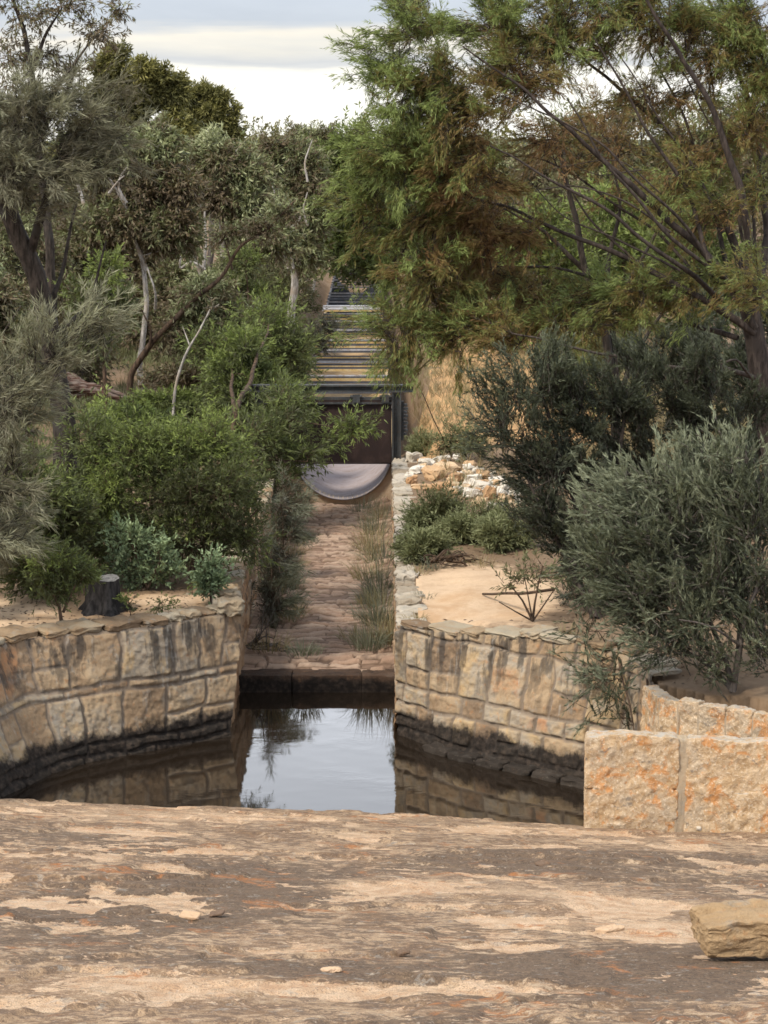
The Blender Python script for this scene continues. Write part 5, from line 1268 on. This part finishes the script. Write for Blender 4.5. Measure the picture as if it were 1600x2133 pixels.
# ---- distant woodland: uncountable, one object
def woodland():
    rng = np.random.default_rng(77); fol = MB()
    for i in range(420):
        Yd = 95 + 190 * rng.random() ** 1.3; X = (rng.uniform(-.3, .3) if i < 250 else rng.choice([-1, 1]) * rng.uniform(.28, .62)) * Yd
        z0 = float(ground_h(np.array(X), np.array(Yd))); hgt = rng.uniform(4.0, 6.2); w_ = rng.uniform(1.8, 3.2)
        n = 60 if i < 250 else 40; m = 9
        c = np.array([X, Yd, z0 + hgt * .58]); u = norm(rng.normal(size=(m, 3))) * rng.random((m, 1)) ** .4
        sc = c + u * np.array([w_, w_, hgt * .4]); g = rng.integers(0, m, n)
        tip = sc[g] + rng.normal(size=(n, 3)) * np.array([.75, .75, .5]); d = norm(tip - c + rng.normal(0, .5, (n, 3))) * .7
        tn = np.clip(.45 + rng.normal(0, .15) + .2 * u[g][:, 2] + rng.normal(0, .1, n), 0, 1)
        leaves(fol, tip, d, 16, .22, .09, .9, .2, tn, rng)
    return fol.build('distant_woodland', MAT['gumdark'], smooth=False)
tag(woodland(), 'distant olive green bush closing the view', 'woodland', kind='stuff')

# ---- grasses
def tussock(name, label, base, n, L, wd, m, seed, spreadr=.08, arch=.5, tint=.5, group=None):
    rng = np.random.default_rng(seed); mb = MB(); K = 5
    a = rng.uniform(0, 2 * math.pi, n); tilt = rng.uniform(.05, 1.0, n) * arch; LL = L * rng.uniform(.5, 1.15, n)
    r0 = np.stack([np.cos(a), np.sin(a), 0 * a], 1)
    p0 = r0 * (spreadr * rng.random((n, 1)) ** .5)
    t = np.linspace(0, 1, K)
    th = tilt[:, None] * (.4 + 1.3 * t[None, :] ** 1.2)
    seg = (LL / (K - 1))[:, None]
    P = p0[:, None, :] + np.cumsum(np.concatenate([np.zeros((n, 1, 3)), (r0[:, None, :] * np.sin(th)[:, 1:, None] + np.array([0, 0, 1]) * np.cos(th)[:, 1:, None]) * seg[..., None]], 1), 1)
    sd = norm(np.cross(r0, [0, 0, 1.0]) + .5 * rng.normal(size=(n, 3)))
    w = wd * (1 - t ** 1.5 * .9)
    V = np.stack([P + sd[:, None, :] * w[None, :, None] * .5, P - sd[:, None, :] * w[None, :, None] * .5], 2)
    q = []
    for k in range(K - 1): q.append(np.stack([np.arange(n) * K * 2 + 2 * k, np.arange(n) * K * 2 + 2 * k + 1, np.arange(n) * K * 2 + 2 * k + 3, np.arange(n) * K * 2 + 2 * k + 2], 1))
    mb.add(V.reshape(-1, 3), np.concatenate(q), a=np.repeat(np.clip(tint + rng.normal(0, .2, n), 0, 1), K * 2))
    o = mb.build(name, MAT[m], smooth=False); o.location = [float(c) for c in base]
    return tag(o, label, 'grass tuft', group)
def bed_at(px, py): return onz(px, py, .06)
tus = [(632, 1362, 170, .24, 'weed', .6, 'pale green grass tuft at the lip of the channel bed, left of its middle'),
  (780, 1350, 180, .34, 'weed', .5, 'grey grass tuft at the lip of the channel bed against the right wall'),
  (800, 1300, 200, .4, 'weed', .5, 'tall grey-green grass against the right channel wall, nearest tall clump'),
  (795, 1235, 200, .45, 'weed', .45, 'tall grey-green grass against the right channel wall, second clump from the pool'),
  (790, 1180, 180, .55, 'weed', .5, 'tall grey-green grass against the right channel wall, third clump from the pool'),
  (775, 1120, 180, .5, 'weed', .55, 'grey grass clump below the right end of the round trough mouth'),
  (800, 1085, 180, .6, 'dry', .6, 'yellowish grass between the trough mouth and the right wall'),
  (765, 1075, 150, .4, 'weed', .6, 'greenish grass clump under the trough mouth'),
  (650, 1055, 140, .3, 'dry', .6, 'dry grass under the left half of the trough mouth'),
  (620, 1085, 150, .4, 'dry', .5, 'dry grass at the left wall below the trough mouth'),
  (735, 1330, 90, .2, 'dry', .5, 'small dry tuft on the stones near the lip of the channel'),
  (805, 1340, 150, .5, 'dry', .6, 'straw grass at the foot of the right channel wall beside the lip'),
  (790, 1265, 150, .45, 'dry', .7, 'straw grass between the tall grey clumps at the right channel wall'),
  (770, 1205, 150, .35, 'dry', .65, 'straw coloured tuft leaning over the stones in the middle of the channel length'),
  (785, 1145, 150, .45, 'dry', .6, 'straw grass on the right of the channel, beyond the tall clumps'),
  (615, 1160, 140, .4, 'dry', .5, 'straw grass at the left wall halfway along the channel'),
  (600, 1225, 140, .35, 'weed', .6, 'pale weed tuft at the foot of the tall olive weeds'),
  (590, 1290, 140, .35, 'dry', .5, 'straw tuft at the left wall nearest the pool'),
  (700, 1050, 150, .22, 'weed', .6, 'low green tuft right below the trough mouth'),
  (560, 1355, 110, .3, 'dry', .35, 'dry brown tuft at the left corner of the channel lip')]
for i, (px, py, n, L, m, tn, lab) in enumerate(tus):
    tussock('grass_tuft', lab, bed_at(px + 14 * math.sin(i * 5.3), py), n, L * (.75 + .35 * math.sin(i * 2.1) ** 2), .008, m, 300 + i, .2, 1.15, tn, 'grass tufts growing in the channel')
_r = np.random.default_rng(55)
for i in range(34):
    right = i % 2 == 0; Yd = _r.uniform(24.9, 34.3); x = (CR - _r.uniform(.08, .42)) if right else (CL + _r.uniform(.08, .5))
    tussock('grass_tuft', 'grey and straw grass growing along the foot of the right channel wall' if right else 'straw grass growing along the foot of the left channel wall', np.array([x, Yd, .06]), int(_r.uniform(50, 120)), _r.uniform(.16, .42), .007, 'weed' if _r.random() < .55 else 'dry', 700 + i, .16, 1.2, _r.uniform(.4, .7), 'grass along the right channel wall' if right else 'grass along the left channel wall')
for i, (px, py, L, m, lab) in enumerate([(872, 1196, .16, 'dry', 'short dry tuft at the far end of the pale coping'), (905, 1186, .2, 'weed', 'low grey tuft at the back edge of the open sand, by the pale coping'), (1005, 1180, .2, 'dry', 'dry tuft at the back edge of the open sand, middle'), (866, 1290, .08, 'dry', 'tiny dry tuft between the pale coping and the sand'), (1180, 1322, .18, 'dry', 'dry tuft at the rim of the right pool wall under the grey-green bush'), (880, 1245, .07, 'weed', 'tiny grey tuft beside the pale coping, halfway along the sand')]):
    tussock('grass_tuft', lab, gb(px, py), 60, L, .007, m, 760 + i, .14, 1.3, .5)
# weeds and sticks at the left side of the channel
for i, (px, py, w_, h_, tn, lab) in enumerate([(566, 1300, 30, 155, .3, 'tall drooping olive weed against the left channel wall nearest the pool'), (585, 1210, 30, 190, .35, 'tall drooping olive weed farther along the left channel wall'), (600, 1130, 28, 130, .4, 'weed clump at the left wall below the trough')]):
    b = bed_at(px, py); Yd = b[1]
    plant('channel_weed', lab, 'weed', b, [([b, at(px, py - h_ * .5, Yd), at(px - 4, py - h_ * .85, Yd)], .014, .006)],
      [(px, py - h_ * .8, Yd, w_, h_ * .2, tn, .2), (px + 2, py - h_ * .5, Yd, w_, h_ * .25, tn, .2), (px - 3, py - h_ * .2, Yd, w_, h_ * .2, tn - .1, .2)], 'weed', 420, 330 + i, shrub=True, r0=.01, sub=5)
b = bed_at(520, 1352)
mb = MB(); r = np.random.default_rng(6)
for k in range(14):
    a = r.uniform(-.3, 1.5); L = r.uniform(.25, .6); e1 = np.array([math.cos(a), r.uniform(-.5, .3), math.sin(a) * .8 + .1]) * L
    tube(mb, curve(np.array([r.uniform(-.08, .1), r.uniform(-.1, .1), .02]), e1, 8, r, .25), np.linspace(.012, .003, 8), 5)
o = mb.build('dead_twigs', MAT['bark_grey']); o.location = [float(c) for c in b]; tag(o, 'tangle of dead grey twigs in the left corner of the channel lip', 'twigs')
mb = MB()
for k in range(16):
    a = r.uniform(-.3, .5); L = r.uniform(.2, .5); c = np.array([r.uniform(-.25, .25), r.uniform(-.15, .15), .03 + .08 * r.random()]); d = np.array([math.cos(a), r.uniform(-.3, .3), r.uniform(-.15, .25)]) * L
    tube(mb, curve(c - d / 2, c + d / 2, 7, r, .3), np.linspace(.014, .004, 7), 5)
o = mb.build('dead_twigs', MAT['bark_brown']); o.location = [float(c) for c in gb(955, 1178)]; tag(o, 'dark heap of dead twigs on the sand in front of the low heath', 'twigs')
# dry grass right of the trough, one uncountable sward
def sward(name, n, xr, yr, L, m, seed, label, mask=None):
    rng = np.random.default_rng(seed); X = rng.uniform(*xr, n); Yy = rng.uniform(*yr, n)
    keep = np.abs(X - flx(Yy)) > 1.25
    dens = fbm(X * .9, Yy * .7, seed=seed); keep &= dens > (-.1 if mask is None else mask)
    keep &= ~((Yy < 35.3) & (X > CL - .5) & (X < CR + .45))
    keep &= ~in_poly(X, Yy, [p + (p - PC) / np.linalg.norm(p - PC) * .35 for p in poly])
    keep &= ~((X > .2) & (X < 2.6) & (Yy > 26.5) & (Yy < 37.5) & (rng.random(n) > .12))
    keep &= ~((X > .4) & (X < 4.2) & (Yy >= 37.5) & (Yy < 54) & (rng.random(n) > .35))
    X, Yy = X[keep], Yy[keep]; Z = ground_h(X, Yy)
    base = np.stack([X, Yy, Z], 1); d = norm(np.stack([rng.normal(0, .35, len(X)), rng.normal(0, .35, len(X)), np.ones(len(X))], 1)) * L * .4
    mb = MB(); leaves(mb, base, d, 6, L, .009, .45, .0, np.clip(.4 + dens[keep] * .6, 0, 1), rng)
    return tag(mb.build(name, MAT[m], smooth=False), label, 'grass', kind='stuff')
sward('dry_grass', 26000, (.5, 7), (27.5, 60), .2, 'dry', 401, 'dry yellow grass right of the trough', -.25)
sward('undergrowth', 9000, (-11, -1.9), (24, 60), .3, 'heath', 402, 'low mixed undergrowth on the left bank', -.3)
def litter():
    rng = np.random.default_rng(9); n = 9000
    X = np.r_[rng.uniform(-6, -1.8, n // 2), rng.uniform(.4, 5, n // 2)]; Yy = rng.uniform(20, 30, n)
    lit = ground_h(X, Yy); sandR = np.exp(-(((X - .95) / .9) ** 2 + ((Yy - 23.9) / 1.8) ** 2) ** 1.5); keep = (rng.random(n) > sandR * 1.25) & (lit > .6)
    X, Yy = X[keep], Yy[keep]; a = rng.uniform(0, 6.28, len(X))
    base = np.stack([X, Yy, ground_h(X, Yy) + .008], 1); d = np.stack([np.cos(a), np.sin(a), rng.normal(0, .12, len(X))], 1) * .03
    mb = MB(); leaves(mb, base, d, 2, .05, .011, .15, 0, rng.random(len(X)), rng)
    return tag(mb.build('leaf_litter', MAT['litter'], smooth=False), 'scattered fallen leaves and bark on the sand', 'litter', kind='stuff')
litter()
print('leaves', NLEAF[0])
